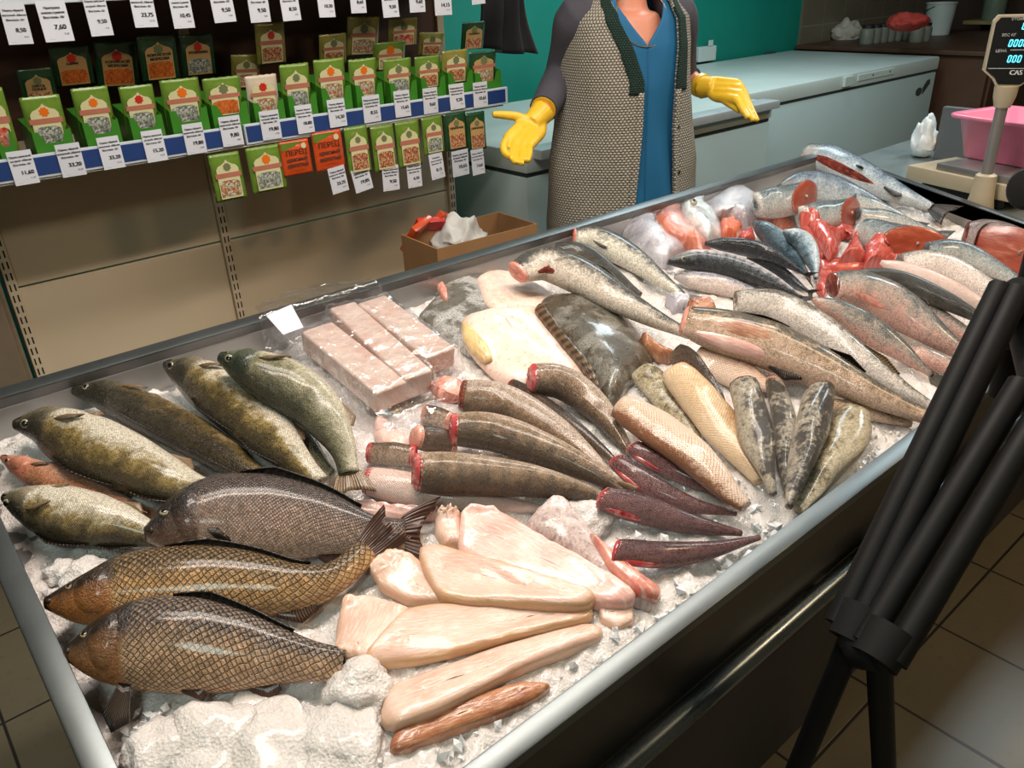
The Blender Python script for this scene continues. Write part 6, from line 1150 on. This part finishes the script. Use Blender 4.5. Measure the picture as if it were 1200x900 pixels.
for k, (x, y, rz, mt) in enumerate(((488, 274, .3, m_pr), (500, 270, -.2, m_emr), (512, 266, .5, m_pr))):
    P = zp(x, y, CZ-.01); o = MB().frame((-.05, -.012, -.06), (.10, 0, 0), (0, .024, 0), (0, 0, .12), .006).build('snack_packet', mt, None, (0, 0, 0), True); o.location = P; o.rotation_euler = (.7, .3*k-.2, rz); tag(o, '%s shiny packet in the open cardboard box' % ['leftmost red', 'middle dark red', 'rightmost red'][k], 'packet', 'packets in the cardboard box')
crumple('white_sack', 540, 296, CZ-.10, .20, .17, .14, simple('printed_white_bag', rgb(196, 196, 192), .45, var=.06, bump=.3), 'white plastic bag lying in the open cardboard box', 'bag', 7, .2)

# ------------------------------------------------------------------ cabinet at the far left beside the rack
r = thing('low_cabinet', (xa-.40, YR+.1, 0), 'low beige wooden cabinet left of the shop rack', 'cabinet'); zc_ = float(yp(5, 262, YR-.1)[2]); MB().box(xa-.75, xa-.03, YR-.06, YR+.35, .06, zc_, .006).build('body', m_lt, r)
for x in (xa-.73, xa-.38): MB().box(x, x+.335, YR-.078, YR-.06, .10, zc_-.04, .004).build('door', m_lt, r)
MB().box(xa-.72, xa-.06, YR-.04, YR+.3, 0, .06).build('plinth', m_black, r)

# ------------------------------------------------------------------ tripod in front of the counter
m_trip = simple('tripod_black', (.004, .004, .0045), .6, var=.3, **{'Specular IOR Level': .25}); m_tripg = simple('tripod_grip', (.007, .007, .0075), .7, var=.3, **{'Specular IOR Level': .25})
hub = pd(1006, 755, 1.02); ap = pd(1225, 262, 1.16)
apx = np.array([ap[0], ap[1], ap[2]])
tri = thing('tripod', (apx[0], apx[1], 0), 'black camera tripod with folded legs standing in front of the counter', 'tripod')
def leg(top, lock, foot, off, nm='leg'):
    d = _n(lock-top); s_ = _n(np.cross(d, UP)); u_ = MB()
    for k in off: u_.tube([top+s_*k, lock+s_*k], .0175, 14)
    l = u_.build(nm, m_trip, tri, smooth=True); MB().tube([lock-d*.035, lock+d*.012], [.031, .029], 18).build('leg_lock', m_tripg, l, tri.location, True); MB().tube([lock, foot], .016, 14).build('lower_tube', m_trip, l, tri.location, True)
    MB().lathe(foot, [(.016, -.012), (.018, 0), (.013, .03)], 14).build('rubber_foot', m_tripg, l, tri.location, True); return l
def floorhit(a, b, z=.012): t = (a[2]-z)/(a[2]-b[2]); return a+(b-a)*t
lk1 = pd(1001, 742, 1.03); lw1 = pd(935, 900, 1.18); ft1 = floorhit(lk1, lw1)
lk2 = pd(1030, 765, .99); lw2 = pd(1036, 900, 1.12); ft2 = floorhit(lk2, lw2)
tp1, tp2 = pd(1194, 340, 1.12), pd(1216, 455, 1.06)
leg(tp1, lk1, ft1, (0.0, .022)); leg(tp2, lk2, ft2, (-.018, .020)); ft3 = np.array([apx[0]+.42, apx[1]-.30, .012]); t3 = ap-UP*.15+_n(ft3-ap)*.08; leg(t3, t3+(ft3-t3)*.55, ft3, (-.012, .012))
MB().tube([lk1, (lk1+lk2)/2+np.array([0, 0, -.012]), lk2], [.026, .028, .024], 14).build('clamp_ring', m_tripg, tri, smooth=True)
MB().tube([ap-UP*.28, ap+UP*.02], .017, 16).build('centre_column', m_trip, tri, smooth=True)
MB().lathe(ap-UP*.16, [(.03, -.03), (.045, -.02), (.048, .02), (.03, .03)], 20).build('shoulder', m_trip, tri, smooth=True)
for q in (tp1, tp2, t3): MB().tube([ap-UP*.15, q], .02, 14).build('leg_joint', m_trip, tri, smooth=True)
kb = pd(1208, 221, 1.12); MB().lathe(kb, [(.001, -.012), (.024, -.012), (.030, -.004), (.030, .006), (.026, .012), (.012, .014), (.001, .014)], 28, CAM-kb+np.array([.1, .5, 0])).build('head_knob', m_tripg, tri, smooth=True); MB().tube([kb, ap], .012, 12).build('head', m_trip, tri, smooth=True)
# ------------------------------------------------------------------ lamps, added fill lights and camera
def area(name, loc, sx, sy, power, color, rot=(0, 0, 0), spread=180):
    l = bpy.data.lights.new(name, 'AREA'); l.shape = 'RECTANGLE'; l.size = sx; l.size_y = sy; l.energy = power; l.color = color; l.spread = math.radians(spread)
    o = bpy.data.objects.new(name, l); COL.objects.link(o); o.location = loc; o.rotation_euler = rot; return o
WARM, NEU, COOL = (1.0, .845, .73), (1.0, .93, .84), (.80, .95, 1.0)
area('counter_light', (.75, .95, 2.55), 1.5, .12, 24, WARM)
area('counter_light', (2.05, 1.0, 2.55), 1.4, .12, 16.5, NEU)
area('hall_fill', (3.8, 2.6, 2.85), 1.2, .6, 40, COOL)
area('hall_fill', (.8, 1.25, 2.85), 1.2, .3, 24, NEU)  # added fill, brightens the rack panel below the shelf
area('customer_light', (3.0, -.7, 2.85), .5, .5, 36, (1.0, .68, .40))
area('hall_fill', (4.4, .8, 2.85), 1.2, .4, 38, COOL)  # added fill with no fixture, brightens the freezer fronts
area('customer_light', (-.9, -.6, 2.85), .6, .6, 22, (.80, 1.0, .92))  # unseen cool fill, lifts the left floor and the shaded rack panel
W = bpy.data.worlds.new('world'); SC.world = W; W.use_nodes = True; W.node_tree.nodes['Background'].inputs[0].default_value = (.5, .55, .55, 1); W.node_tree.nodes['Background'].inputs[1].default_value = .05
cd = bpy.data.cameras.new('camera'); cam = bpy.data.objects.new('camera', cd); COL.objects.link(cam); cd.sensor_fit = 'HORIZONTAL'; cd.sensor_width = 36; cd.lens = FPX/1200*36; cd.clip_start = .02; cd.clip_end = 60
Mx = Matrix(((RW[0, 0], -RW[0, 1], -RW[0, 2]), (RW[1, 0], -RW[1, 1], -RW[1, 2]), (RW[2, 0], -RW[2, 1], -RW[2, 2]))).to_4x4(); Mx.translation = Vector(CAM); cam.matrix_world = Mx
SC.camera = cam
vs_ = SC.view_settings; vs_.view_transform = 'Standard'; vs_.look = 'None'; vs_.gamma = 1; vs_.use_curve_mapping = False; vs_.exposure = 0.0
